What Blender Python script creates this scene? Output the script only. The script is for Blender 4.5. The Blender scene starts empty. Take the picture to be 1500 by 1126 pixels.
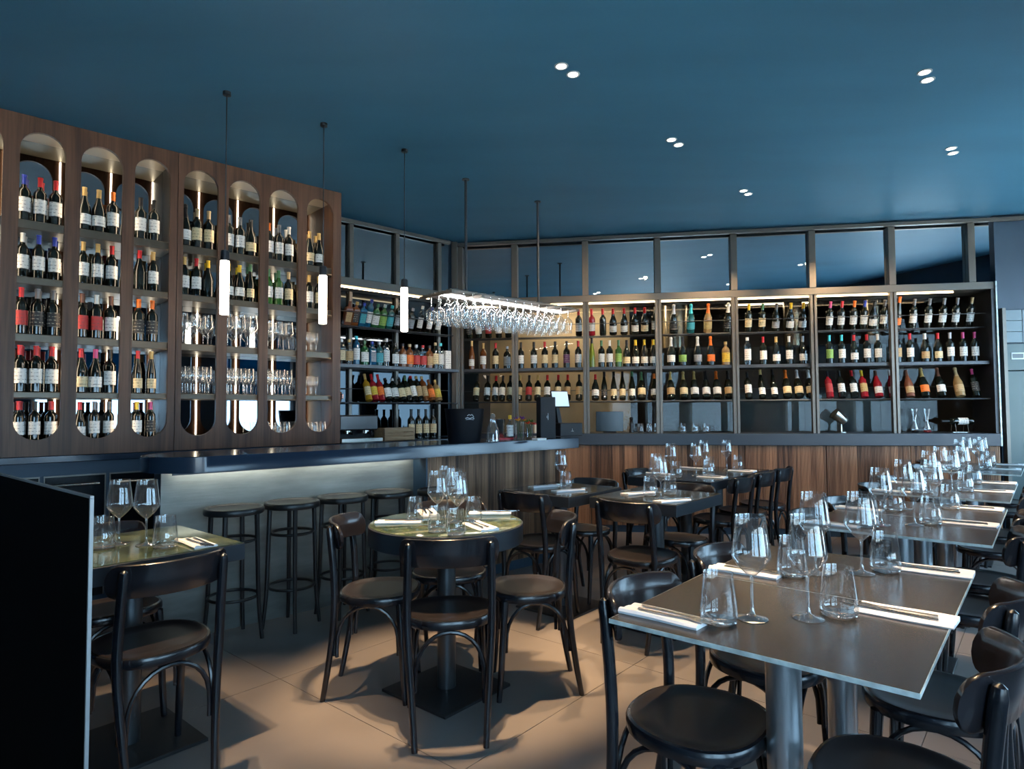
import bpy, math, random
from mathutils import Matrix, Vector
random.seed(7)
S = bpy.context.scene
COL = S.collection
PI = math.pi

# ------------------------------------------------------------------ camera
F_PX, PITCH, ROLL, CAM_H = 926.39, 0.0410, -0.00582, 1.2557
cam = bpy.data.cameras.new('camera'); cam.sensor_fit = 'HORIZONTAL'; cam.sensor_width = 36.0
cam.lens = 36.0 * F_PX / 1500.0; cam.clip_start = 0.02; cam.clip_end = 200
cam_o = bpy.data.objects.new('camera', cam); COL.objects.link(cam_o)
_fwd = Vector((0, math.cos(PITCH), math.sin(PITCH))); _rt = Vector((1, 0, 0)); _dn = Vector((0, math.sin(PITCH), -math.cos(PITCH)))
_cx = math.cos(ROLL) * _rt - math.sin(ROLL) * _dn
_cy = -(math.sin(ROLL) * _rt + math.cos(ROLL) * _dn)
cam_o.matrix_world = Matrix(((_cx.x, _cy.x, -_fwd.x, 0), (_cx.y, _cy.y, -_fwd.y, 0), (_cx.z, _cy.z, -_fwd.z, CAM_H), (0, 0, 0, 1)))
S.camera = cam_o

# ------------------------------------------------------------------ colour management, world
S.view_settings.view_transform = 'Standard'; S.view_settings.look = 'None'
S.view_settings.gamma = 1.0; S.view_settings.use_curve_mapping = False
S.view_settings.exposure = 0.0
S.cycles.transparent_max_bounces = 40; S.cycles.max_bounces = 10; S.cycles.glossy_bounces = 6; S.cycles.diffuse_bounces = 4
S.cycles.caustics_reflective = False; S.cycles.caustics_refractive = False; S.cycles.sample_clamp_indirect = 4.0
SKY_STRENGTH = 11.0
w = bpy.data.worlds.new('daylight'); S.world = w; w.use_nodes = True
wb = w.node_tree.nodes['Background']; wb.inputs[0].default_value = (0.47, 0.73, 1.0, 1); wb.inputs[1].default_value = SKY_STRENGTH

# sun over the street: it runs along the window wall and outwards, so it lights the paving and not the room
SUN_W = 230.0
_sl = bpy.data.lights.new('sun', 'SUN'); _sl.energy = SUN_W; _sl.angle = 0.01; _sl.color = (1.0, 0.95, 0.88)
_so = bpy.data.objects.new('sun', _sl); COL.objects.link(_so)
_a = math.radians(-40.30); _dx = Vector((math.cos(_a) * 0.25 - math.sin(_a) * 0.97, math.sin(_a) * 0.25 + math.cos(_a) * 0.97, -1.2))
_so.rotation_euler = _dx.to_track_quat('-Z', 'Y').to_euler(); _so.location = (8, -8, 12)

SPOT_W = 330.0; WARM = (1.0, 0.68, 0.37); LED_WARM = (1.0, 0.72, 0.42)
PENDANT_E = 22.0; LED_E = 14.0; COUNTER_LED_E = 42.0; CAB_LED_E = 24.0; RACK_LED_E = 65.0; KITCHEN_W = 13.0

# ------------------------------------------------------------------ plan frames
class Frame:
    def __init__(s, deg, oy=0.0):
        s.r = math.radians(deg); s.c, s.s = math.cos(s.r), math.sin(s.r); s.oy = oy
    def p(s, a, b, z=0.0):
        b = b + s.oy
        return Vector((s.c * a - s.s * b, s.s * a + s.c * b, z))
FL = Frame(90 - 47.27)            # along the bar / arched cabinets: (s, n)
FB = Frame(-8.985, 6.6485)        # along the back display: (s, depth behind its front)
FT = Frame(-40.30)                # tables, tiles and windows: (e, t)
CEIL = 3.1045

def ray(px, py):
    u, v = px - 750.0, py - 563.0
    c, s = math.cos(ROLL), math.sin(ROLL)
    u, v = c * u + s * v, -s * u + c * v
    X, Y = u / F_PX, -v / F_PX
    return Vector((X, math.cos(PITCH) - Y * math.sin(PITCH), math.sin(PITCH) + Y * math.cos(PITCH)))
def at_height(px, py, H):
    r = ray(px, py); t = (H - CAM_H) / r.z
    return Vector((r.x * t, r.y * t, H))
def on_frame(fr, px, py, b):      # local a on the vertical plane b of a frame
    r = ray(px, py); b = b + fr.oy
    rb = -fr.s * r.x + fr.c * r.y; ra = fr.c * r.x + fr.s * r.y
    return ra * b / rb

# ------------------------------------------------------------------ materials
MATS = {}
def _new(name):
    m = bpy.data.materials.new(name); m.use_nodes = True
    nt = m.node_tree; return m, nt, nt.nodes['Principled BSDF'], nt.nodes['Material Output']
def pbr(name, col, rough=0.5, metal=0.0, spec=0.5, coat=0.0, noise=None, bump=None, ior=1.5):
    """noise: (scale xyz, amount, detail) mottles the colour; bump: (scale xyz, strength, distance)"""
    if name in MATS: return MATS[name]
    m, nt, b, out = _new(name)
    b.inputs['Base Color'].default_value = (*col, 1); b.inputs['Roughness'].default_value = rough
    b.inputs['Metallic'].default_value = metal; b.inputs['Specular IOR Level'].default_value = spec
    b.inputs['Coat Weight'].default_value = coat; b.inputs['Coat Roughness'].default_value = 0.12; b.inputs['IOR'].default_value = ior
    N = nt.nodes; L = nt.links
    if noise or bump:
        tc = N.new('ShaderNodeTexCoord')
    if noise:
        mp = N.new('ShaderNodeMapping'); mp.inputs['Scale'].default_value = noise[0]
        nz = N.new('ShaderNodeTexNoise'); nz.inputs['Scale'].default_value = 1.0; nz.inputs['Detail'].default_value = noise[2]
        L.new(tc.outputs['Object'], mp.inputs[0]); L.new(mp.outputs[0], nz.inputs['Vector'])
        rp = N.new('ShaderNodeValToRGB')
        a = noise[1]
        rp.color_ramp.elements[0].position = 0.3; rp.color_ramp.elements[1].position = 0.7
        rp.color_ramp.elements[0].color = (*[max(0, c * (1 - a)) for c in col], 1)
        rp.color_ramp.elements[1].color = (*[c * (1 + a) for c in col], 1)
        L.new(nz.outputs['Fac'], rp.inputs[0]); L.new(rp.outputs[0], b.inputs['Base Color'])
    if bump:
        mp2 = N.new('ShaderNodeMapping'); mp2.inputs['Scale'].default_value = bump[0]
        nz2 = N.new('ShaderNodeTexNoise'); nz2.inputs['Scale'].default_value = 1.0; nz2.inputs['Detail'].default_value = 4
        L.new(tc.outputs['Object'], mp2.inputs[0]); L.new(mp2.outputs[0], nz2.inputs['Vector'])
        bp = N.new('ShaderNodeBump'); bp.inputs['Strength'].default_value = bump[1]; bp.inputs['Distance'].default_value = bump[2]
        L.new(nz2.outputs['Fac'], bp.inputs['Height']); L.new(bp.outputs[0], b.inputs['Normal'])
    MATS[name] = m; return m
def emit(name, col, strength):
    if name in MATS: return MATS[name]
    m, nt, b, out = _new(name)
    b.inputs['Base Color'].default_value = (*col, 1)
    b.inputs['Emission Color'].default_value = (*col, 1); b.inputs['Emission Strength'].default_value = strength
    MATS[name] = m; return m
def thin_glass(name, tint=(0.97, 0.98, 0.98), base=0.03, edge=0.85, power=3.2, rough=0.0, glint_white=0.0):
    """a thin sheet: clear, with the mirror part growing towards grazing angles"""
    if name in MATS: return MATS[name]
    m, nt, b, out = _new(name); N = nt.nodes; L = nt.links; N.remove(b)
    tr = N.new('ShaderNodeBsdfTransparent'); tr.inputs[0].default_value = (*tint, 1)
    gl = N.new('ShaderNodeBsdfGlossy'); gl.inputs['Roughness'].default_value = rough; gl.inputs[0].default_value = (1, 1, 1, 1)
    lw = N.new('ShaderNodeLayerWeight'); lw.inputs[0].default_value = 0.5
    pw = N.new('ShaderNodeMath'); pw.operation = 'POWER'; pw.inputs[1].default_value = power
    mr = N.new('ShaderNodeMapRange'); mr.inputs['To Min'].default_value = base; mr.inputs['To Max'].default_value = edge
    mx = N.new('ShaderNodeMixShader')
    L.new(lw.outputs['Facing'], pw.inputs[0]); L.new(pw.outputs[0], mr.inputs['Value']); L.new(mr.outputs[0], mx.inputs[0])
    L.new(tr.outputs[0], mx.inputs[1]); L.new(gl.outputs[0], mx.inputs[2]); last = mx.outputs[0]
    if glint_white:  # white scatter mixed in to stand for the bright glints of lit glass
        tl = N.new('ShaderNodeBsdfTranslucent'); df = N.new('ShaderNodeBsdfDiffuse'); m1 = N.new('ShaderNodeMixShader'); m2 = N.new('ShaderNodeMixShader'); m2.inputs[0].default_value = glint_white
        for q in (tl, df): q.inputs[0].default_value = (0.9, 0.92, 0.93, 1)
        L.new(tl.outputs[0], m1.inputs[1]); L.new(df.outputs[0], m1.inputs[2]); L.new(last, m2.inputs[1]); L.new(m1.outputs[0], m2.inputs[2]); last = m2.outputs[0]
    L.new(last, out.inputs['Surface'])
    MATS[name] = m; return m
def mirror(name, col=(0.7, 0.76, 0.8), rough=0.02):
    if name in MATS: return MATS[name]
    m, nt, b, out = _new(name)
    b.inputs['Base Color'].default_value = (*col, 1); b.inputs['Metallic'].default_value = 1.0; b.inputs['Roughness'].default_value = rough
    MATS[name] = m; return m
def wood(name, dark, light, scale=(9, 9, 0.7), rough=0.45, slat=None):
    """vertical grain; slat = width in metres of strips that differ in tone"""
    if name in MATS: return MATS[name]
    m, nt, b, out = _new(name); N = nt.nodes; L = nt.links
    tc = N.new('ShaderNodeTexCoord'); mp = N.new('ShaderNodeMapping'); mp.inputs['Scale'].default_value = scale
    L.new(tc.outputs['Object'], mp.inputs[0])
    nz = N.new('ShaderNodeTexNoise'); nz.inputs['Scale'].default_value = 1.6; nz.inputs['Detail'].default_value = 6; nz.inputs['Distortion'].default_value = 0.9
    L.new(mp.outputs[0], nz.inputs['Vector'])
    mp2 = N.new('ShaderNodeMapping'); mp2.inputs['Scale'].default_value = (scale[0] * 14, scale[1] * 14, scale[2] * 4)
    L.new(tc.outputs['Object'], mp2.inputs[0])
    nf = N.new('ShaderNodeTexNoise'); nf.inputs['Scale'].default_value = 1.0; nf.inputs['Detail'].default_value = 3
    L.new(mp2.outputs[0], nf.inputs['Vector'])
    ad = N.new('ShaderNodeMath'); ad.operation = 'MULTIPLY_ADD'; ad.inputs[1].default_value = 0.45
    L.new(nf.outputs['Fac'], ad.inputs[0]); L.new(nz.outputs['Fac'], ad.inputs[2])
    last = ad.outputs[0]
    if slat:
        sx = N.new('ShaderNodeSeparateXYZ'); L.new(tc.outputs['Object'], sx.inputs[0])
        dv = N.new('ShaderNodeMath'); dv.operation = 'DIVIDE'; dv.inputs[1].default_value = slat; L.new(sx.outputs[0], dv.inputs[0])
        fl = N.new('ShaderNodeMath'); fl.operation = 'FLOOR'; L.new(dv.outputs[0], fl.inputs[0])
        wn = N.new('ShaderNodeTexWhiteNoise'); wn.noise_dimensions = '1D'; L.new(fl.outputs[0], wn.inputs['W'])
        a2 = N.new('ShaderNodeMath'); a2.operation = 'MULTIPLY_ADD'; a2.inputs[1].default_value = 0.55
        L.new(wn.outputs['Value'], a2.inputs[0]); L.new(last, a2.inputs[2])
        sb = N.new('ShaderNodeMath'); sb.operation = 'SUBTRACT'; sb.inputs[1].default_value = 0.27; L.new(a2.outputs[0], sb.inputs[0]); last = sb.outputs[0]
    rp = N.new('ShaderNodeValToRGB'); rp.color_ramp.elements[0].position = 0.42; rp.color_ramp.elements[1].position = 1.0
    rp.color_ramp.elements[0].color = (*dark, 1); rp.color_ramp.elements[1].color = (*light, 1)
    L.new(last, rp.inputs[0]); L.new(rp.outputs[0], b.inputs['Base Color'])
    b.inputs['Roughness'].default_value = rough; b.inputs['Specular IOR Level'].default_value = 0.35
    MATS[name] = m; return m
def marble(name):
    m, nt, b, out = _new(name); N = nt.nodes; L = nt.links
    tc = N.new('ShaderNodeTexCoord')
    nz = N.new('ShaderNodeTexNoise'); nz.inputs['Scale'].default_value = 9; nz.inputs['Detail'].default_value = 8; nz.inputs['Distortion'].default_value = 1.6
    L.new(tc.outputs['Object'], nz.inputs['Vector'])
    rp = N.new('ShaderNodeValToRGB'); e = rp.color_ramp.elements
    e[0].position = 0.35; e[0].color = (0.018, 0.03, 0.024, 1); e[1].position = 0.72; e[1].color = (0.13, 0.16, 0.09, 1)
    x = e.new(0.52); x.color = (0.045, 0.068, 0.045, 1)
    L.new(nz.outputs['Fac'], rp.inputs[0]); L.new(rp.outputs[0], b.inputs['Base Color'])
    b.inputs['Roughness'].default_value = 0.09; b.inputs['Specular IOR Level'].default_value = 0.6
    MATS[name] = m; return m
def label_mat(name, col, ink=(0.06, 0.05, 0.05)):
    """paper with a few broken lines of print"""
    if name in MATS: return MATS[name]
    m, nt, b, out = _new(name); N = nt.nodes; L = nt.links
    tc = N.new('ShaderNodeTexCoord'); mp = N.new('ShaderNodeMapping'); mp.inputs['Scale'].default_value = (60, 60, 75)
    L.new(tc.outputs['Object'], mp.inputs[0])
    nz = N.new('ShaderNodeTexNoise'); nz.inputs['Scale'].default_value = 1.0; nz.inputs['Detail'].default_value = 2; L.new(mp.outputs[0], nz.inputs['Vector'])
    wv = N.new('ShaderNodeTexWave'); wv.bands_direction = 'Z'; wv.inputs['Scale'].default_value = 14; L.new(tc.outputs['Object'], wv.inputs['Vector'])
    mu = N.new('ShaderNodeMath'); mu.operation = 'MULTIPLY'; L.new(nz.outputs['Fac'], mu.inputs[0]); L.new(wv.outputs['Fac'], mu.inputs[1])
    gt = N.new('ShaderNodeMapRange'); gt.inputs['From Min'].default_value = 0.46; gt.inputs['From Max'].default_value = 0.56; L.new(mu.outputs[0], gt.inputs['Value'])
    gt.inputs['To Max'].default_value = 0.7
    mx = N.new('ShaderNodeMix'); mx.data_type = 'RGBA'; mx.inputs['A'].default_value = (*col, 1); mx.inputs['B'].default_value = (*ink, 1)
    L.new(gt.outputs[0], mx.inputs['Factor']); L.new(mx.outputs['Result'], b.inputs['Base Color'])
    b.inputs['Roughness'].default_value = 0.6
    MATS[name] = m; return m

M_CEIL = pbr('ceiling_paint', (0.046, 0.178, 0.295), 0.55, noise=((0.5, 2.2, 1), 0.10, 5))
M_BLUEWALL = pbr('dark_blue_paint', (0.012, 0.035, 0.065), 0.5)
M_TILE = pbr('floor_tile', (0.168, 0.146, 0.138), 0.42, spec=0.4, noise=((1.6, 1.6, 1.6), 0.16, 7))
M_GROUT = pbr('grout', (0.06, 0.055, 0.05), 0.8)
M_WALNUT = wood('walnut_veneer', (0.030, 0.0135, 0.008), (0.168, 0.080, 0.046), (7, 7, 0.55), 0.45)
M_FLUTE = wood('fluted_walnut', (0.046, 0.021, 0.012), (0.40, 0.215, 0.120), (16, 16, 0.5), 0.45, slat=0.062)
M_STEEL_RAW = pbr('raw_steel_panel', (0.17, 0.18, 0.17), 0.42, 0.35, noise=((2.2, 2.2, 9), 0.35, 7), bump=((3, 3, 40), 0.15, 0.01))
M_COUNTER = pbr('counter_blue_stone', (0.017, 0.028, 0.048), 0.16, spec=0.55)
M_FRAME = pbr('frame_grey_metal', (0.150, 0.135, 0.118), 0.38, 0.6)
M_FRAME_D = pbr('frame_dark_metal', (0.055, 0.06, 0.068), 0.38, 0.6)
M_SHELF = pbr('shelf_bronze_metal', (0.11, 0.092, 0.072), 0.36, 0.7)
M_BLACK = pbr('black_lacquer', (0.0012, 0.0012, 0.0013), 0.8, spec=0.04)
M_CHAIR = pbr('black_stained_beech', (0.008, 0.0088, 0.012), 0.26, spec=0.5, coat=0.25, noise=((30, 30, 3), 0.25, 4))
M_SEAT = pbr('seat_ply', (0.014, 0.011, 0.0115), 0.34, spec=0.45, noise=((4, 30, 30), 0.25, 4))
M_BACK = pbr('backrest_ply', (0.014, 0.0125, 0.015), 0.27, spec=0.5, coat=0.3, noise=((3, 3, 40), 0.3, 3))
M_STOOL = pbr('stool_black', (0.008, 0.008, 0.009), 0.4)
M_TABLE_TOP = pbr('blackened_steel_top', (0.048, 0.044, 0.042), 0.22, 0.45, noise=((5, 5, 5), 0.22, 6))
M_TABLE_EDGE = pbr('worn_steel_edge', (0.60, 0.66, 0.64), 0.4, 0.3, noise=((25, 25, 25), 0.35, 5))
M_COLUMN = pbr('brushed_column', (0.46, 0.49, 0.52), 0.28, 0.9, bump=((3, 3, 200), 0.04, 0.002))
M_COLUMN_D = pbr('dark_column', (0.09, 0.10, 0.11), 0.3, 0.8)
M_BASE = pbr('base_plate_black', (0.016, 0.016, 0.018), 0.5, 0.2)
M_APRON = pbr('table_apron', (0.030, 0.036, 0.044), 0.32, 0.3)
M_MARBLE = marble('green_marble')
M_GLASS = thin_glass('clear_glass', (0.97, 0.98, 0.98), 0.08, 0.95, 1.8, glint_white=0.03)
M_GLASS_SOLID = thin_glass('clear_glass_stem', (0.93, 0.95, 0.95), 0.14, 0.95, 1.4, glint_white=0.05)
M_PANE = thin_glass('window_pane', (0.94, 0.97, 0.97), 0.05, 0.6, 4.0)
M_DISPLAY_GLASS = thin_glass('display_back_glass', (0.80, 0.81, 0.80), 0.012, 0.7, 5.0)
M_MIRROR = mirror('mirror_silver', (0.34, 0.38, 0.41))
M_MIRROR_T = mirror('mirror_transom', (0.72, 0.80, 0.85))
M_MIRROR_D = mirror('mirror_smoked', (0.03, 0.035, 0.039))
M_STEEL = pbr('stainless', (0.58, 0.56, 0.52), 0.24, 1.0)
M_CUTLERY = pbr('cutlery_steel', (0.62, 0.60, 0.57), 0.16, 1.0)
M_NAPKIN = pbr('white_linen', (0.80, 0.79, 0.80), 0.85, spec=0.2, bump=((300, 300, 300), 0.15, 0.001))
M_BEIGE = pbr('beige_plaster', (0.46, 0.36, 0.23), 0.7, noise=((1, 1, 1), 0.08, 3))
M_DARKROOM = pbr('dark_plaster', (0.05, 0.05, 0.055), 0.7)
M_LED = emit('led_warm', LED_WARM, LED_E)
M_LED2 = emit('led_counter', (0.95, 0.95, 0.82), COUNTER_LED_E)
M_PENDANT = emit('pendant_glow', (1.0, 0.84, 0.68), PENDANT_E)
M_LENS = emit('downlight_lens', (1.0, 0.93, 0.85), 14.0)
M_TRIMW = pbr('white_trim', (0.75, 0.76, 0.76), 0.4)
M_WHITE = pbr('white_plastic', (0.75, 0.75, 0.74), 0.4)
M_DOOR = pbr('steel_door', (0.06, 0.08, 0.08), 0.4, 0.4)
M_TILEW = pbr('pale_glazed_tile', (0.13, 0.17, 0.19), 0.3)
M_PAVE = pbr('street_paving', (0.50, 0.50, 0.48), 0.8)
def cloth_blind(name, refl, trans):
    m, nt, b, out = _new(name); N = nt.nodes; L = nt.links; N.remove(b)
    d = N.new('ShaderNodeBsdfDiffuse'); d.inputs[0].default_value = (*refl, 1)
    t = N.new('ShaderNodeBsdfTranslucent'); t.inputs[0].default_value = (*trans, 1)
    a = N.new('ShaderNodeAddShader'); L.new(d.outputs[0], a.inputs[0]); L.new(t.outputs[0], a.inputs[1]); L.new(a.outputs[0], out.inputs['Surface'])
    MATS[name] = m; return m
M_BLIND = cloth_blind('blind_teal', (0.012, 0.07, 0.11), (0.008, 0.05, 0.085))

# ------------------------------------------------------------------ mesh helpers
class MB:
    def __init__(s): s.v = []; s.f = []
    def box(s, x0, x1, y0, y1, z0, z1, b=0.0):
        o = len(s.v)
        if b <= 0:
            s.v += [(x, y, z) for z in (z0, z1) for y in (y0, y1) for x in (x0, x1)]
            s.f += [tuple(o + i for i in q) for q in ((0, 2, 3, 1), (4, 5, 7, 6), (0, 1, 5, 4), (2, 6, 7, 3), (0, 4, 6, 2), (1, 3, 7, 5))]
            return s
        ix = {}
        for i, (X, sx) in enumerate(((x0, 1), (x1, -1))):
            for j, (Y, sy) in enumerate(((y0, 1), (y1, -1))):
                for k, (Z, sz) in enumerate(((z0, 1), (z1, -1))):
                    for a in range(3):
                        ix[(i, j, k, a)] = len(s.v)
                        s.v.append((X + (0 if a == 0 else sx * b), Y + (0 if a == 1 else sy * b), Z + (0 if a == 2 else sz * b)))
        I = lambda i, j, k, a: ix[(i, j, k, a)]
        for i in (0, 1):
            q = [I(i, 0, 0, 0), I(i, 1, 0, 0), I(i, 1, 1, 0), I(i, 0, 1, 0)]; s.f.append(tuple(q if i else q[::-1]))
            q = [I(0, i, 0, 1), I(0, i, 1, 1), I(1, i, 1, 1), I(1, i, 0, 1)]; s.f.append(tuple(q if i else q[::-1]))
            q = [I(0, 0, i, 2), I(1, 0, i, 2), I(1, 1, i, 2), I(0, 1, i, 2)]; s.f.append(tuple(q if i else q[::-1]))
            for j in (0, 1):
                fl = (i + j) % 2
                q = [I(i, j, 0, 0), I(i, j, 1, 0), I(i, j, 1, 1), I(i, j, 0, 1)]; s.f.append(tuple(q if not fl else q[::-1]))
                q = [I(i, 0, j, 0), I(i, 0, j, 2), I(i, 1, j, 2), I(i, 1, j, 0)]; s.f.append(tuple(q if not fl else q[::-1]))
                q = [I(0, i, j, 1), I(1, i, j, 1), I(1, i, j, 2), I(0, i, j, 2)]; s.f.append(tuple(q if not fl else q[::-1]))
                for k in (0, 1):
                    q = [I(i, j, k, 0), I(i, j, k, 1), I(i, j, k, 2)]; s.f.append(tuple(q if (i + j + k) % 2 else q[::-1]))
        return s
    def lathe(s, prof, seg=24, cx=0, cy=0, cap0=False, cap1=False, a0=0.0, a1=2 * PI):
        o = len(s.v); full = abs(a1 - a0 - 2 * PI) < 1e-6; n = seg if full else seg + 1
        for r, z in prof:
            for k in range(n):
                a = a0 + (a1 - a0) * k / seg
                s.v.append((cx + r * math.cos(a), cy + r * math.sin(a), z))
        for i in range(len(prof) - 1):
            for k in range(seg):
                k2 = (k + 1) % n
                s.f.append((o + i * n + k, o + i * n + k2, o + (i + 1) * n + k2, o + (i + 1) * n + k))
        if cap0: s.f.append(tuple(o + k for k in range(n))[::-1])
        if cap1: s.f.append(tuple(o + (len(prof) - 1) * n + k for k in range(n)))
        return s
    def tube(s, path, rad, seg=10, caps=True, closed=False):
        P = [Vector(p) for p in path]; n = len(P); o = len(s.v)
        R = rad if isinstance(rad, (list, tuple)) else [rad] * n
        t0 = None; u = None
        for i, p in enumerate(P):
            if closed: t = (P[(i + 1) % n] - P[i - 1]).normalized()
            else: t = (P[min(i + 1, n - 1)] - P[max(i - 1, 0)]).normalized()
            if u is None:
                ref = Vector((0, 0, 1)) if abs(t.z) < 0.9 else Vector((1, 0, 0))
                u = (ref - t * ref.dot(t)).normalized()
            else: u = (u - t * u.dot(t)).normalized()
            v = t.cross(u)
            for k in range(seg):
                a = 2 * PI * k / seg
                s.v.append(tuple(p + (u * math.cos(a) + v * math.sin(a)) * R[i]))
        for i in range(n if closed else n - 1):
            j = (i + 1) % n
            for k in range(seg):
                k2 = (k + 1) % seg
                s.f.append((o + i * seg + k, o + i * seg + k2, o + j * seg + k2, o + j * seg + k))
        if caps and not closed:
            s.f.append(tuple(o + k for k in range(seg))[::-1]); s.f.append(tuple(o + (n - 1) * seg + k for k in range(seg)))
        return s
    def prism(s, pts, z0, z1, b=0.0):
        """extruded outline (anticlockwise), with an optional chamfer b on the top edge"""
        n = len(pts); o = len(s.v); rings = [(pts, z0), (pts, z1 - b if b else z1)]
        if b:
            cx = sum(p[0] for p in pts) / n; cy = sum(p[1] for p in pts) / n; ins = []
            for x, y in pts:
                d = math.hypot(x - cx, y - cy); ins.append((x - (x - cx) / d * b, y - (y - cy) / d * b))
            rings.append((ins, z1))
        for P, z in rings: s.v += [(x, y, z) for x, y in P]
        for i in range(len(rings) - 1):
            for k in range(n):
                k2 = (k + 1) % n
                s.f.append((o + i * n + k, o + i * n + k2, o + (i + 1) * n + k2, o + (i + 1) * n + k))
        s.f.append(tuple(o + k for k in range(n))[::-1]); s.f.append(tuple(o + (len(rings) - 1) * n + k for k in range(n)))
        return s
    def loft(s, rings, cap0=True, cap1=True):
        o = len(s.v); n = len(rings[0])
        for r in rings: s.v += [tuple(p) for p in r]
        for i in range(len(rings) - 1):
            for k in range(n):
                k2 = (k + 1) % n
                s.f.append((o + i * n + k, o + i * n + k2, o + (i + 1) * n + k2, o + (i + 1) * n + k))
        if cap0: s.f.append(tuple(o + k for k in range(n))[::-1])
        if cap1: s.f.append(tuple(o + (len(rings) - 1) * n + k for k in range(n)))
        return s
    def floor0(s):
        s.v = [(x, y, max(z, 0.0)) for x, y, z in s.v]; return s
    def data(s, name, smooth=True, ang=35):
        m = bpy.data.meshes.new(name); m.from_pydata(s.v, [], s.f); m.validate()
        if smooth:
            m.polygons.foreach_set('use_smooth', [True] * len(m.polygons))
            m.set_sharp_from_angle(angle=math.radians(ang))
        m.update(); return m

def obj(name, me, mat, parent=None, loc=(0, 0, 0), rot=(0, 0, 0), smooth=True):
    if isinstance(me, MB): me = me.data(name, smooth)
    o = bpy.data.objects.new(name, me); COL.objects.link(o)
    o.location = loc; o.rotation_euler = rot
    if mat is not None:
        if not me.materials: me.materials.append(mat)
        if me.materials[0] is not mat:
            o.material_slots[0].link = 'OBJECT'; o.material_slots[0].material = mat
    if parent is not None: o.parent = parent
    return o
def tag(o, label, cat, group=None):
    o['label'] = label; o['category'] = cat
    if group: o['group'] = group
    return o
def thing(name, label, cat, loc=(0, 0, 0), rotz=0.0, group=None, rot=None):
    o = bpy.data.objects.new(name, None); COL.objects.link(o); o.empty_display_size = 0.1
    o.location = loc; o.rotation_euler = rot if rot else (0, 0, rotz)
    return tag(o, label, cat, group)
def struct(name, mb, mat, loc=(0, 0, 0), rotz=0.0, smooth=False):
    o = obj(name, mb, mat, None, loc, (0, 0, rotz), smooth); o['kind'] = 'structure'; return o
def heading(fx, fy): return math.atan2(-fx, fy)

# ------------------------------------------------------------------ daylight portals at the windows (FT frame, e = 1.25 and t = -2.5)
WIN_E, WIN_T = 1.25, -2.5
SIDE_WINDOWS = [(-2.3, -0.9), (-0.7, 0.7), (0.95, 2.45), (3.55, 4.7), (4.9, 6.3), (6.5, 7.9)]          # t ranges
FRONT_WINDOWS = []              # e ranges
Z_SIDE, Z_FRONT, BLIND_Z = (0.55, 2.65), (0.55, 2.65), 1.50
blind_of = lambda side, a: BLIND_Z if 0.8 < a < 4.8 else 2.55      # roller blinds are down on the middle windows
def portal(e, t, sx, sz, z, rz):
    l = bpy.data.lights.new('daylight_portal', 'AREA'); l.shape = 'RECTANGLE'; l.size = sx; l.size_y = sz
    l.cycles.is_portal = True
    o = bpy.data.objects.new('daylight_portal', l); COL.objects.link(o); o.location = FT.p(e, t, z)
    o.rotation_euler = (PI / 2, 0, rz)
for a, b in SIDE_WINDOWS: portal(WIN_E + 0.16, (a + b) / 2, b - a, blind_of(1, a) - Z_SIDE[0], (blind_of(1, a) + Z_SIDE[0]) / 2, FT.r - PI / 2)
for a, b in FRONT_WINDOWS: portal((a + b) / 2, WIN_T - 0.16, b - a, 2.55 - Z_FRONT[0], (2.55 + Z_FRONT[0]) / 2, FT.r + PI)

# ------------------------------------------------------------------ room shell
def clip(poly, nx, ny, c):        # keep nx*x+ny*y <= c
    out = []
    for i, p in enumerate(poly):
        q = poly[(i + 1) % len(poly)]; dp = nx * p[0] + ny * p[1] - c; dq = nx * q[0] + ny * q[1] - c
        if dp <= 0: out.append(p)
        if dp * dq < 0:
            k = dp / (dp - dq); out.append((p[0] + (q[0] - p[0]) * k, p[1] + (q[1] - p[1]) * k))
    return out
HALF = [(-FL.s, FL.c, 5.456), (-FB.s, FB.c, FB.oy + 0.05), (FT.c, FT.s, WIN_E), (FT.s, -FT.c, -WIN_T)]
def room_clip(poly, grow=0.0):
    for nx, ny, c in HALF: poly = clip(poly, nx, ny, c + grow)
    return poly
ROOM = room_clip([(-12, -12), (12, -12), (12, 12), (-12, 12)])
ROOM_G = room_clip([(-12, -12), (12, -12), (12, 12), (-12, 12)], 0.12)
fl = struct('floor', MB().prism(ROOM_G, -0.12, -0.004), M_GROUT); fl['label'] = 'pale grey-beige stone tile floor with thin joints'
TS = 1.2
for i in range(-9, 8):
    for j in range(-6, 10):
        e0, t0 = -1.6 + i * TS, 1.6 + j * TS; g = 0.0015
        q = [FT.p(a, b) for a, b in ((e0 + g, t0 + g), (e0 + TS - g, t0 + g), (e0 + TS - g, t0 + TS - g), (e0 + g, t0 + TS - g))]
        q = room_clip([(p.x, p.y) for p in q])
        if len(q) < 3: continue
        area = abs(sum(q[k][0] * q[(k + 1) % len(q)][1] - q[(k + 1) % len(q)][0] * q[k][1] for k in range(len(q)))) / 2
        if area < 0.004: continue
        obj('floor_tile', MB().prism(q, -0.02, 0.0), M_TILE, fl, smooth=False)
ce = struct('ceiling', MB().prism(ROOM_G, CEIL, CEIL + 0.12), M_CEIL); ce['label'] = 'smooth teal blue painted ceiling'
wl = struct('wall_left', MB().box(-3.4, 4.17, 5.456, 5.58, 0, CEIL), M_BLUEWALL, (0, 0, 0), FL.r); wl['label'] = 'dark blue wall behind the arched cabinets'
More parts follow.
